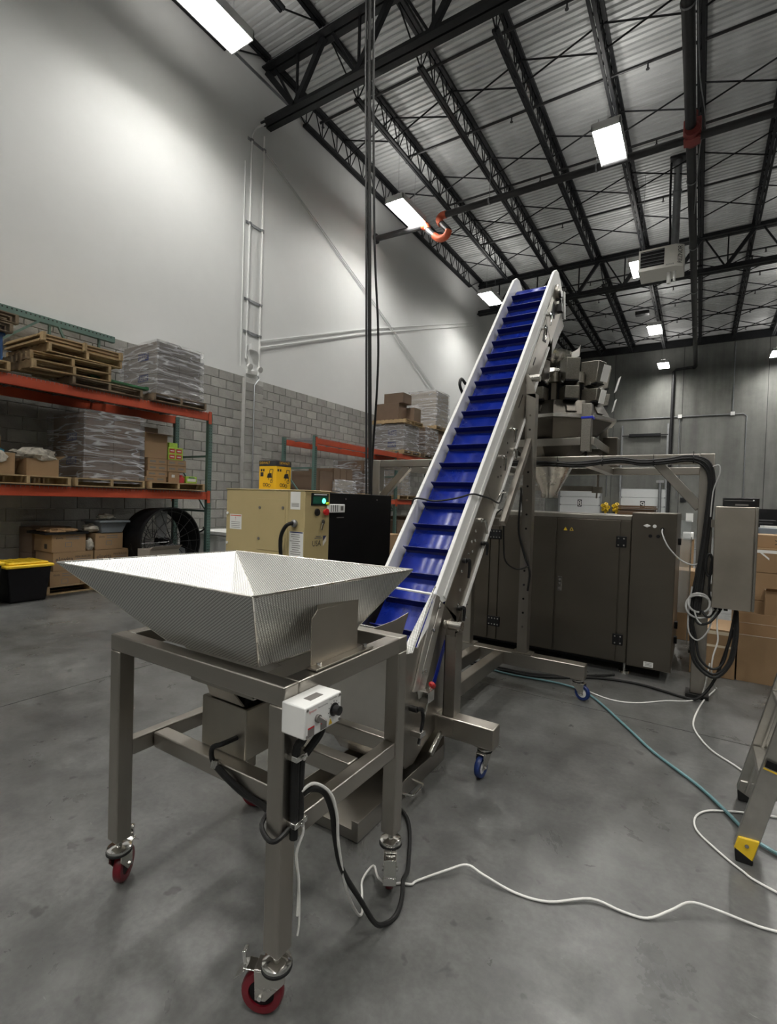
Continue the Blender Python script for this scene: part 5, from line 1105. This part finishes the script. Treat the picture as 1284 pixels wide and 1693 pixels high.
# hanging cables down to the compressor
tag(MB().tube([(-3.124, 4.213, 11.4), (-3.080, 4.213, 7), (-2.992, 4.235, 4), (-2.932, 4.290, 1.56)], .020, 8, 4).build('hanging_cable', 'rubber', smooth=True), 'thick black cable hanging from the roof down to the compressor', 'cable')
tag(MB().tube([(-3.080, 4.224, 11.4), (-3.042, 4.235, 7), (-2.970, 4.268, 4.4), (-2.932, 4.345, 3.3), (-2.937, 4.367, 2.7), (-3.047, 4.477, 1.9), (-3.080, 4.532, 1.56)], .012, 8, 5).build('hanging_cable', 'rubber', smooth=True), 'thinner black cable hanging beside the thick one above the compressor', 'cable')
tag(MB().tube([(-3.152, 4.197, 11.4), (-3.113, 4.197, 7), (-3.020, 4.219, 4), (-2.970, 4.274, 1.56)], .012, 8, 4).build('hanging_cable', 'pipe_dark', smooth=True), 'dull black cable close along the left of the thick hanging cable', 'cable')
# ================================================================== PACKING MACHINE CABINET
mc = thing('packing_machine', 'long dark stainless packing machine cabinet with black hinges behind the conveyor', 'machine', (-1.4, 5.4, 0))
y0 = 4.85
MB().bx(-2.75, -.5, y0+.012, 6.05, .11, 1.39).build('body', 'steel_cab', mc); MB().bx(-2.77, -.5, y0-.006, 6.06, 1.39, 1.43).build('top_lip', 'steel', mc, bevel=.004)
MB().bx(-2.7, -.25, 5.0, 6.0, .05, .11).build('plinth', 'black', mc)
MB().bx(-.495, -.15, y0-.012, 6.05, .10, 1.462).build('end_column', 'steel_cab', mc, bevel=.005)
for a, b in ((-1.13, -.585), (-1.70, -1.14), (-2.36, -1.80)): MB().bx(a, b-.004, y0-.004, y0+.012, .12, 1.385).build('door', 'steel_cab', mc, bevel=.003)
for a, b in ((-.58, -.5), (-1.795, -1.705), (-2.75, -2.37)): MB().bx(a, b-.004, y0-.002, y0+.012, .12, 1.385).build('stile', 'steel_cab', mc, bevel=.002)
def hinge(x, z, w_=.13, n=4):
    h = MB().bx(x-w_/2, x+w_/2, y0-.016, y0-.003, z-.05, z+.05).build('hinge', 'black', mc, bevel=.004)
    for i in range(n):
        for s in (-.03, .03): MB().cyl((x-w_/2+.02+i*(w_-.04)/(n-1), y0-.016, z+s), (x-w_/2+.02+i*(w_-.04)/(n-1), y0-.018, z+s), .007, n=8).build('screw', 'chrome', h)
hinge(-1.745, 1.19); hinge(-1.735, .30); hinge(-.575, 1.195, .085, 2); hinge(-.572, .315, .085, 2)
lt = MB().bx(-1.112, -1.072, y0-.014, y0-.004, .69, .83).build('latch_plate', 'chrome', mc, bevel=.006)
for z in (.72, .765, .80): MB().cyl((-1.092, y0-.014, z), (-1.092, y0-.018, z), .011, n=10).build('latch_hole', 'ink_grey', lt)
for k, x in enumerate((-1.06, -1.005)): MB().ngon([(x-.018, y0-.0045, 1.27), (x+.018, y0-.0045, 1.27), (x, y0-.0045, 1.302)], (0, -.001, 0)).build('warning_triangle', 'yellow', mc)
MB().ngon([(-1.005-.010, y0-.0057, 1.274), (-1.005+.010, y0-.0057, 1.274), (-1.005, y0-.0057, 1.293)], (0, -.0005, 0)).build('triangle_inner', 'ink', mc)
yc = y0-.012
for x, z, s in ((-.375, 1.35, 1), (-.316, 1.348, 0), (-.256, 1.325, 0), (-.346, 1.262, 0), (-.286, 1.262, 0)):
    if s: MB().ngon([(x-.03, yc, z), (x, yc, z-.016), (x+.03, yc, z), (x, yc, z+.016)], (0, -.006, 0)).cyl((x, yc-.006, z), (x, yc-.02, z), .011, n=12).build('air_fitting', 'white_pe', mc)
    else: MB().cyl((x, yc, z), (x, yc-.012, z), .015, n=12).build('air_fitting', 'white_pe' if z > 1.34 else 'black', mc)
plate(mc, (-.32, yc, .14), X_, Z_, .075, .045, 'paper', 'maker_label', .001)
for k in range(3): plate(mc, (-.32, yc, .152-.011*k), X_, Z_, .055, .004, 'ink_grey', 'print_line', .001, .001)
for z in (1.2, .42, .28): MB().bx(-.15, -.125, 5.3, 5.36, z-.03, z+.03).build('side_clip', 'black', mc)
for x in (-.52, -2.5, -1.5): MB().cyl((x, 4.95, .02), (x, 4.95, .11), .014, n=10).lathe([(0, 0), (.05, 0), (.045, .02), (0, .025)], (x, 4.95, 0), 16).build('levelling_foot', 'chrome', mc, smooth=True)
MB().tube([(-.256, yc-.01, 1.325), (-.25, yc-.1, 1.29), (-.2, 4.66, 1.19), (-.11, 4.63, 1.095), (-.02, 4.58, 1.065), (.03, 4.57, 1.10)], .006, 8, 5).build('air_tube', 'cord_grey', mc, smooth=True)
t = thing('flat_carton_stack', 'stack of dark flattened cartons lying on top of the packing machine', 'cartons', (-.55, 5.8, 1.431))
for k in range(5): MB().box((-.55+.01*(k % 2), 5.78+.01*(k % 3), 1.441+k*.019), (.34+.012*(k % 2), .3, .017), rad(2*(k % 2))).build('flat_carton', 'card_dark' if k % 2 else 'card_in', t)
# clear guard panel beside the machine
t = thing('clear_guard', 'clear acrylic guard panel standing beside the right end of the packing machine', 'guard', (-.1, 6.5, 0))
MB().bx(-.19, -.06, 6.4, 6.408, .35, 1.38).build('pane', 'glass_pane', t); MB().bx(-.2, -.188, 6.39, 6.42, 0, 1.4).build('post', 'alu', t); MB().bx(-.062, -.05, 6.39, 6.42, 0, 1.2).build('post', 'alu', t)

# ================================================================== PLATFORM AND WEIGHER
pf = thing('weigher_platform', 'stainless platform frame straddling the packing machine', 'platform', (-1.5, 5.4, 0))
PX0, PX1, PY0, PY1, PT = -3.15, .095, 4.64, 6.18, 1.95
def pb(a, n, mat='steel_h'): return MB().bx(*a).build(n, mat, pf, bevel=.006)
for x in (PX0, PX1-.1):
    for y in (PY0, PY1-.1): pb((x, x+.1, y, y+.1, .03, PT), 'post', 'steel'); MB().bx(x-.03, x+.13, y-.03, y+.13, 0, .03).build('foot_pad', 'rubber', pf)
for y in (PY0, PY1-.08): pb((PX0+.1, PX1-.1, y+.005, y+.075, PT-.08, PT), 'beam')
for x in (PX0, PX1-.08): pb((x+.005, x+.075, PY0+.1, PY1-.1, PT-.08, PT), 'beam')
for x in (-.92, -1.98): pb((x, x+.08, PY0+.08, PY1-.08, PT-.08, PT), 'beam')
for y in (PY0+.04, PY1-.06):
    MB().bar((-.30, y, 1.875), (.005, y, 1.52), .06, .075).build('brace', 'steel_h', pf, bevel=.004); MB().bar((-2.70, y, 1.875), (-3.05, y, 1.52), .06, .075).build('brace', 'steel_h', pf, bevel=.004)
t = pf
MB().cyl((-1.0, 6.14, 1.87), (-1.0, 6.14, 1.72), .012, n=8).bx(-1.06, -.95, 6.1, 6.16, 1.66, 1.73).cyl((-1.01, 6.14, 1.66), (-1.01, 6.14, 1.6), .01, n=6).build('limit_switch', 'steel_box', pf)
MB().bx(-2.0, -1.05, 6.1, 6.14, 1.68, 1.74).build('switch_rail', 'steel_h', pf)
wc = V((-1.38, 5.5, 0)); wg = thing('multihead_weigher', 'stainless multihead weigher with a ring of grey buckets above the packing machine', 'weigher', (wc.x, wc.y, 1.95))
ca = math.atan2(-5.5, 1.38)
XF[0] = lambda v: V((v.x, v.y, max(1.951, 1.5+(v.z-1.5)*.907))) if v.z >= 1.95 else v.copy()
def poly(prof, n, a0, name, mat, th=.004, bev=0):
    m = MB(); vs = []
    for r, z in prof: vs += [(wc.x+r*cos(a0+2*pi*k/n), wc.y+r*sin(a0+2*pi*k/n), z) for k in range(n)]
    fs = [(i*n+k, i*n+(k+1) % n, (i+1)*n+(k+1) % n, (i+1)*n+k) for i in range(len(prof)-1) for k in range(n)]
    return m.add(vs, fs).build(name, mat, wg, solid=th)
poly([(.36, 2.22), (.60, 2.45)], 10, ca, 'lower_bowl', 'steel_shaded'); poly([(.60, 2.452), (.64, 2.455), (.64, 2.485), (.60, 2.488)], 10, ca, 'bowl_rim', 'steel_lit')
ub = poly([(.59, 2.48), (.50, 2.66), (.3, 2.66)], 10, ca, 'upper_bowl', 'steel_shaded')
for k in range(10):
    a = ca+2*pi*(k+.5)/10; d = V((cos(a), sin(a), 0)); s = V((-sin(a), cos(a), 0)); c = wc+d*.525+Z_*2.56; u = (Z_*.18-d*.09).normalized()
    MB().ngon([c-s*.05-u*.045, c+s*.05-u*.045, c+s*.045+u*.045, c-s*.045+u*.045], s.cross(u)*.012).build('inspection_plate', 'steel_shaded', ub, bevel=.004)
fr = .52
for a in ((wc.x-fr, wc.x+fr, wc.y-fr, wc.y-fr+.02), (wc.x-fr, wc.x+fr, wc.y+fr-.02, wc.y+fr), (wc.x-fr, wc.x-fr+.02, wc.y-fr+.02, wc.y+fr-.02), (wc.x+fr-.02, wc.x+fr, wc.y-fr+.02, wc.y+fr-.02)):
    MB().bx(*a, 2.15, 2.23).build('support_frame', 'steel_h', wg, bevel=.004)
for sx in (-1, 1):
    for sy in (-1, 1):
        x, y = wc.x+sx*(fr-.075), wc.y+sy*(fr-.02)
        MB().bx(x-.045, x+.045, y-.045, y+.045, 2.08, 2.58).build('corner_post', 'steel_grain', wg, bevel=.006)
        MB().cyl((x, y, 1.955), (x, y, 2.08), .012, n=8).cyl((x, y, 1.951), (x, y, 1.965), .03, n=12).build('post_foot', 'black', wg)
        if sy < 0 and sx > 0: MB().bx(x-.049, x+.06, y-.049, y+.049, 2.42, 2.445).build('blue_strap', 'blue_strap', wg, bevel=.004)
MB().lathe([(.42, 2.22), (.2, 1.97), (.2, 1.88), (.075, 1.64), (.075, 1.585), (.07, 1.585), (.07, 1.64), (.19, 1.88), (.19, 1.97), (.41, 2.22)], wc, 8, close=True).build('collecting_chute', 'steel_shaded', wg)
MB().lathe([(.21, 1.90), (.08, 1.64), (.078, 1.58), (.084, 1.58), (.088, 1.64), (.22, 1.90)], wc+V((.02, -.1, 0)), 24, close=True).build('discharge_funnel', 'steel_pol', wg, smooth=True)
MB().lathe([(0, 2.5), (.30, 2.5), (.30, 2.95), (.2, 3.05), (0, 3.05)], wc, 20).build('centre_drum', 'black', wg, smooth=True)
MB().lathe([(.10, 3.10), (.205, 3.24), (.21, 3.28), (.2, 3.28), (.195, 3.245), (.095, 3.10)], wc+V((-.02, -.1, 0)), 32, close=True).build('feed_cone', 'steel_pol', wg, smooth=True)
MB().ngon([wc+V((.14, .1, 3.24)), wc+V((.26, -.06, 3.24)), wc+V((.27, -.07, 3.36)), wc+V((.22, .02, 3.34)), wc+V((.15, .11, 3.35))], (.006, .006, 0)).build('cone_splash_plate', 'steel_pol', wg)
def radial(name, prof, w_, mat, a, bev=.006):
    d = V((cos(a), sin(a), 0)); s = V((-sin(a), cos(a), 0))
    m = MB().ngon([wc+d*r+Z_*z-s*w_/2 for r, z in prof], s*w_); return m.build(name, mat, wg, bevel=bev)
for k in range(10):
    a = ca+2*pi*(k+.5)/10
    b1 = radial('feed_bucket', [(.36, 2.89), (.42, 2.84), (.53, 2.87), (.56, 3.10), (.36, 3.12)], .135, 'steel_grain', a)
    b2 = radial('weigh_bucket', [(.37, 2.70), (.43, 2.65), (.54, 2.67), (.555, 2.80), (.38, 2.81)], .14, 'steel_grain', a)
    radial('bucket_gate', [(.40, 2.835), (.54, 2.855), (.54, 2.865), (.40, 2.845)], .13, 'black', a, 0); radial('bucket_gate', [(.40, 2.64), (.54, 2.655), (.54, 2.665), (.40, 2.65)], .13, 'black', a, 0)
    d = V((cos(a), sin(a), 0)); s = V((-sin(a), cos(a), 0))
    MB().cyl(wc+d*.47+s*.085+Z_*2.86, wc+d*.47-s*.085+Z_*2.86, .016, n=8).bar(wc+d*.47+s*.08+Z_*2.84, wc+d*.40+s*.08+Z_*2.92, .02, .03).build('gate_linkage', 'chrome', wg)
    a2 = ca+2*pi*k/10; d = V((cos(a2), sin(a2), 0))
    MB().cyl(wc+d*.40+Z_*2.87, wc+d*.40+Z_*2.98, .05, n=14).cyl(wc+d*.40+Z_*2.98, wc+d*.4+Z_*2.985, .056, n=14).build('gate_motor', 'steel_box', wg, smooth=True)
    MB().bx(-.03, .03, -.02, .02, 0, .01)
    MB().bar(wc+d*.38+Z_*2.66, wc+d*.38+Z_*2.87, .05, .04).build('motor_post', 'steel_box', wg)
for a in (.35, -.5):
    d = V((cos(a), sin(a), 0)); MB().bar(wc+d*.62+Z_*2.85, wc+d*.66+Z_*3.02, .004, .1, V((-sin(a), cos(a), 0))).build('side_shield', 'white_pe', wg); MB().bar(wc+d*.6+Z_*2.62, wc+d*.63+Z_*2.76, .004, .08, V((-sin(a), cos(a), 0))).build('side_shield', 'white_pe', wg)
MB().bx(wc.x+.45, wc.x+.6, wc.y+.4, wc.y+.6, 1.96, 2.35).build('wiring_box', 'steel_cab', wg, bevel=.006)
XF[0] = None
# control box hung on the platform post
eb = thing('control_enclosure', 'tall stainless control enclosure hung on the platform post at the right', 'control box', (.23, 4.56, .76))
MB().bx(.11, .375, 4.50, 4.66, .765, 1.53).build('enclosure', 'steel_encl', eb, bevel=.006); MB().bx(.108, .352, 4.482, 4.499, .762, 1.533).build('door', 'steel_encl', eb, bevel=.005); MB().bx(.357, .372, 4.486, 4.499, .762, 1.533).build('door_edge', 'steel_h', eb, bevel=.003)
for z in (1.4, .9): MB().bx(.085, .11, 4.56, 4.6, z-.03, z+.03).build('mount_bracket', 'steel', eb)
for k, x in enumerate((.14, .17, .205, .27)): MB().cyl((x, 4.58, .765), (x, 4.58, .735), .014, n=10).build('cable_gland', 'black', eb)
t = thing('black_power_unit', 'flat black electronic unit lying on top of the control enclosure', 'electronics', (.26, 4.57, 1.531))
MB().bx(.155, .375, 4.5, 4.64, 1.535, 1.60).build('case', 'black_gloss', t, bevel=.004); plate(t, (.25, 4.5, 1.58), X_, Z_, .18, .004, 'ink_grey', 'front_slot', .001); MB().cyl((.34, 4.5, 1.583), (.34, 4.497, 1.583), .005, n=8).build('indicator', 'paper', t); plate(t, (.27, 4.5, 1.548), X_, Z_, .08, .012, 'ink_grey', 'front_print', .001)
# cable bundle
def cable(name, label, pts, r, mat='rubber', sub=5, cat='cable'): return tag(MB().tube(pts, r, 8, sub).build(name, mat, smooth=True), label, cat)
for k in range(5):
    o = (k-2)*.009; j = random.Random(k)
    P = [(-2.4, 4.60+o*.3, 1.90+o), (-1.5, 4.60, 1.89+o), (-1.2, 4.59, 1.885+o+j.uniform(-.01, .01)), (-.9, 4.6, 1.875+o), (-.6, 4.59, 1.905+o*.8), (-.42, 4.6, 1.88+o), (-.24, 4.59, 1.89+o*.9), (-.08, 4.59, 1.91+o), (.03+o, 4.59, 1.87+o), (.075+o, 4.59, 1.75), (.07+o, 4.59, 1.52), (.05+o, 4.58, 1.23), (.025+o*1.5, 4.56, .95), (.0+o*2, 4.54, .7)]
    e = [[(.0, 4.53, .5), (.03, 4.5, .34), (.14, 4.5, .25+.02*k), (.23, 4.52, .34), (.262, 4.55, .52), (.27, 4.58, .74)],
         [(.02, 4.53, .5), (.05, 4.5, .36), (.13, 4.5, .29), (.20, 4.52, .34), (.235, 4.55, .52), (.265, 4.58, .74)],
         [(-.01, 4.53, .5), (.02, 4.5, .32), (.15, 4.49, .23), (.25, 4.52, .36), (.28, 4.55, .55), (.275, 4.58, .74)],
         [(.03, 4.52, .62), (.1, 4.5, .64), (.16, 4.54, .72), (.17, 4.58, .74)], [(.05, 4.52, .72), (.09, 4.5, .68), (.13, 4.55, .72), (.14, 4.58, .74)]][k]
    cable('machine_cable', ['lowest black cable of the bundle along the platform beam', 'second lowest black cable of the bundle along the platform beam', 'thick middle cable of the bundle along the platform beam', 'second highest black cable of the bundle along the platform beam', 'highest black cable of the bundle along the platform beam'][k], P+e, .009 if k != 2 else .013).__setitem__('group', 'cables of the platform bundle')
for k, (x, z) in enumerate(((-1.1, 1.885), (-.72, 1.89), (-.33, 1.885), (-.05, 1.905))): tag(MB().lathe([(.03, -.004), (.036, -.004), (.036, .004), (.03, .004)], (x, 4.6, z), 12, (1, 0, 0), True).bar((x, 4.6, z+.03), (x, 4.59, z+.06), .004, .004).build('cable_tie', 'black_gloss'), 'black cable tie on the platform bundle, %s from the conveyor' % ORD[k], 'cable tie', 'cable ties')
for k, (z, r) in enumerate(((.78, .075), (.75, .09))):
    cable('coiled_cable', ['grey cable coil hanging on the right platform post, inner loop', 'grey cable coil hanging on the right platform post, outer loop'][k], [(.03+r*cos(a)*.95, 4.52+.012*sin(3*a), z+r*sin(a)) for a in [i*2*pi/14 for i in range(16)]], .008, 'cord_grey', 2)
cable('grey_loop_cable', 'thin grey cable drooping in a long loop below the coil on the platform post', [(-.02, 4.53, .9), (-.035, 4.53, .72), (-.03, 4.52, .55), (.03, 4.51, .49), (.09, 4.51, .56), (.12, 4.52, .66), (.14, 4.56, .73)], .006, 'cord_grey')
cable('grey_loop_cable', 'thin grey cable in a short loop beside the control enclosure', [(.0, 4.52, .72), (.03, 4.51, .64), (.08, 4.51, .62), (.12, 4.53, .68), (.13, 4.56, .74)], .006, 'cord_grey')
cable('grey_loop_cable', 'thin grey cable curling beside the top of the right platform post', [(.08, 4.58, 1.45), (.09, 4.58, 1.65), (.125, 4.57, 1.78), (.12, 4.57, 1.85), (.08, 4.57, 1.84)], .005, 'cord_grey')
cable('black_coil', 'small black plug and cord coil tied beside the control enclosure', [(.085+.022*cos(a), 4.53, 1.08+.085*sin(a)) for a in [i*2*pi/10 for i in range(12)]]+[(.09, 4.53, .9), (.11, 4.54, .78)], .009, 'rubber', 3)
cable('extension_cord', 'white cord from the control enclosure curving over the floor towards the ladder', [(.15, 4.56, .74), (.155, 4.54, .6), (.163, 4.54, .5), (.137, 4.54, .376), (.133, 4.56, .25), (.165, 4.75, .08), (.18, 4.95, .006), (.09, 4.58, .006), (.03, 4.14, .006), (.04, 3.92, .006), (.12, 3.68, .006), (.23, 3.54, .006), (.33, 3.42, .006), (.5, 3.3, .006)], .0058, 'cord_white')
cable('extension_cord', 'thin white cord curving on the floor between the conveyor caster and the platform post', [(-.72, 4.25, .005), (-.69, 4.23, .005), (-.52, 4.16, .005), (-.35, 4.21, .005), (-.16, 4.40, .005), (.0, 4.52, .005), (.08, 4.6, .05), (.12, 4.62, .3)], .005, 'cord_white')
cable('floor_hose', 'teal air hose running diagonally across the floor to the ladder', [(-1.56, 4.24, .011), (-1.3, 4.215, .011), (-.93, 4.255, .011), (-.67, 4.14, .011), (-.38, 3.73, .011), (-.18, 3.42, .011), (.05, 3.15, .011), (.17, 2.96, .011), (.26, 2.8, .011), (.35, 2.72, .011), (.9, 2.4, .011)], .0085, 'teal_hose', 5, 'hose')
cable('floor_cable', 'thick black cable on the floor from the conveyor base to the platform post', [(-2.0, 4.3, .012), (-1.56, 4.26, .012), (-1.38, 4.28, .012), (-1.17, 4.29, .012), (-.94, 4.42, .012), (-.68, 4.60, .012), (-.4, 4.66, .012), (-.17, 4.60, .012), (-.06, 4.56, .012), (.05, 4.54, .03), (.16, 4.58, .2), (.26, 4.58, .6)], .011)
cable('floor_cable', 'second black cable lying beside the first near the conveyor base', [(-2.0, 4.36, .012), (-1.5, 4.33, .012), (-1.2, 4.34, .012), (-.95, 4.46, .012), (-.7, 4.66, .012), (-.58, 4.78, .012)], .011)
cable('white_loop_cord', 'white cord looping on the floor in front of the ladder foot', [(.9, 2.25, .006), (.32, 2.45, .006), (.21, 2.515, .006), (.12, 2.61, .006), (.05, 2.71, .006), (.045, 2.82, .006), (.09, 2.91, .006), (.17, 2.965, .006), (.28, 3.02, .006), (.5, 3.1, .006)], .0048, 'cord_white')

# ================================================================== LADDER AT THE RIGHT EDGE
ld = thing('step_ladder', 'grey step ladder with yellow feet at the right edge of the picture', 'ladder', (.6, 2.85, 0))
def rail_l(fx, fy, tx, ty, ztop, s, bm='yellow'):
    a = V((fx, fy, .05)); b = V((tx, ty, ztop)); d = (b-a).normalized()
    o = MB().bar(a, b, .022, .08, (1, 0, 0)).bar(a+Y_*.018*s, b+Y_*.018*s, .03, .012, (1, 0, 0)).build('rail', 'alu', ld, bevel=.003)
    sd = d.cross(Y_).normalized()
    MB().ngon([a-sd*.036-d*.03-Y_*.02, a+sd*.036-d*.01-Y_*.02, a+sd*.036+d*.05-Y_*.02, a-sd*.036+d*.07-Y_*.02], (0, .045, 0)).build('foot_boot', bm, o, bevel=.005)
    MB().ngon([a-sd*.038-d*.022-Y_*.022, a+sd*.036-d*.0-Y_*.022, V((fx-.03, fy-.022, 0)), V((fx+.03, fy-.022, 0))], (0, .05, 0)).build('foot_pad', 'rubber', o, bevel=.004)
    MB().cyl(a+d*.03-Y_*.021, a+d*.03-Y_*.026, .008, n=8).build('rivet', 'chrome', o)
rail_l(.222, 2.60, .63, 2.66, 1.8, 1); rail_l(.262, 3.15, .65, 3.08, 1.8, -1, 'alu'); rail_l(1.1, 2.60, .72, 2.66, 1.8, 1); rail_l(1.1, 3.15, .72, 3.08, 1.8, -1)
for k in range(1, 6):
    z = .3*k; x = .24+.228*z; MB().bx(x-.03, x+.06, 2.625+.03*z/1.8, 3.12-.03*z/1.8, z-.02, z+.01).build('step', 'alu', ld, bevel=.004)
    if k < 5: MB().bar((1.1-.21*z, 2.62, z), (1.1-.21*z, 3.13, z), .03, .02).build('rear_bar', 'alu', ld)
MB().bx(.56, .82, 2.62, 3.12, 1.8, 1.86).build('top_cap', 'yellow', ld, bevel=.01)
plate(ld, (.312, 2.588, .44), V((1, 0, -.23)), V((.23, 0, 1)), .066, .03, 'black', 'label_band', .002); plate(ld, (.305, 2.588, .418), V((1, 0, -.23)), V((.23, 0, 1)), .066, .006, 'yellow', 'label_band', .002)
lump('plastic_wrap', 'scrap of clear plastic film on the floor by the far ladder rail', 'plastic', (.3, 3.2, .0), (.1, .12, .16), 'bag_clear', 51, .5)

# ================================================================== CARTONS AT THE RIGHT
t = box('shipping_carton', 'taped carton on the floor behind the platform post at the right', -.02, .325, 5.33, 5.85, 0, .43, 'card'); plate(t, (.15, 5.33, .40), X_, Z_, .33, .03, 'tape', 'tape', .001); plate(t, (.2, 5.33, .28), X_, Z_, .22, .02, 'tape', 'tape', .001)
t = openbox('big open carton on the floor at the right edge of the picture', .34, 1.05, 5.36, 5.95, 0, .41, 'card', flaps=('y+1', 'x-1'), fl=.1, name='open_carton')
box('shipping_carton', 'tall carton behind the taped carton beside the packing machine', -.18, .14, 6.6, 7.0, 0, .8, 'card'); 
box('shipping_carton', 'large carton at the base of the right stack behind the open carton', .35, 1.1, 6.1, 6.6, 0, .62, 'card'); 
box('shipping_carton', 'wide carton in the middle of the right stack', .3, 1.1, 6.1, 6.6, .622, .90, 'card')
t = openbox('small open carton with a white flap in front of the right stack', .58, .95, 5.98, 6.09, .41, .74, 'card', flaps=('y-',), fl=.06); 
t = box('shipping_carton', 'carton with white tape on top of the right stack', .40, 1.1, 6.1, 6.6, .902, 1.14, 'card'); plate(t, (.75, 6.1, 1.11), X_, Z_, .6, .03, 'ink_white', 'tape', .001); plate(t, (.57, 6.1, 1.07), V((1, 0, -.9)), Z_, .1, .02, 'ink_white', 'tape', .001)
t = box('shipping_carton', 'small carton with a black mark at the very top of the right stack', .45, .9, 6.2, 6.6, 1.142, 1.27, 'card'); text('>', t, (.68, 6.2, 1.2), X_, Z_, .05, 'ink')
MB().lathe([(0, 0), (.03, 0), (.02, .03), (0, .03)], (.47, 6.2, 1.21), 10, (0, -1, 0)).build('red_cap', 'red', t)
# work bench with clutter further back
t = thing('work_bench', 'dark work bench with equipment behind the right cartons', 'bench', (1.6, 9.4, 0))
MB().bx(.55, 2.8, 9.0, 9.9, 1.13, 1.18).build('top', 'galv', t, bevel=.006); MB().bx(.55, 2.8, 9.85, 9.9, 1.18, 1.55).build('back_panel', 'black', t)
for x in (.6, 2.7):
    for y in (9.05, 9.8): MB().bx(x, x+.05, y, y+.05, 0, 1.13).build('leg', 'galv', t)
MB().bx(.6, 2.75, 9.05, 9.85, .35, .38).build('shelf', 'galv', t)
tag(MB().bx(.7, 1.0, 9.4, 9.7, 1.182, 1.38).bx(.74, .96, 9.38, 9.4, 1.22, 1.34).build('bench_machine', 'black', bevel=.01), 'black machine on the work bench behind the control enclosure', 'machine')
t = thing('bench_bin', 'grey bin of white paper on the work bench', 'bin', (.9, 9.15, 1.18)); MB().bx(.76, 1.06, 9.05, 9.28, 1.18, 1.27).build('body', 'grey_tote', t, bevel=.01); MB().box((.9, 9.15, 1.285), (.2, .14, .03), .3).build('paper_pile', 'paper', t)
# far things seen between machine and post
t = box('shipping_carton', 'small carton on the floor far back between the machine and the post', -.36, -.06, 14, 14.4, 0, .78, 'card'); tag(MB().bx(-.3, -.08, 13.95, 14.35, .782, .95).bx(-.28, -.1, 13.93, 13.95, .8, .93).build('white_case', 'white_paint', bevel=.01), 'white case on the far small carton', 'case')
tag(MB().bx(.02, .3, 16, 16.6, 0, 1.0).bx(.0, .32, 15.98, 16.62, 1.0, 1.06).build('dark_cart', 'green_post', bevel=.01), 'dark green cart far back beside the platform post', 'cart')
for k, x in enumerate((-4.98, -4.35)):
    t = thing('yellow_hose_reel', ['left one of two yellow dock fittings on the far wall', 'right one of two yellow dock fittings on the far wall'][k], 'dock fitting', (x, FY-.3, 1.2))
    MB().bx(x-.06, x+.06, FY-.2, FY-.05, 0, 1.6).build('post', 'yellow', t)
    for a in range(5): MB().lathe([(.06, -.04), (.13, -.04), (.13, .04), (.06, .04)], (x+.16*cos(a*1.3), FY-.3, 1.5+.2*sin(a*1.3)), 8, (cos(a), -1, sin(a)), True).build('coil', 'yellow', t)
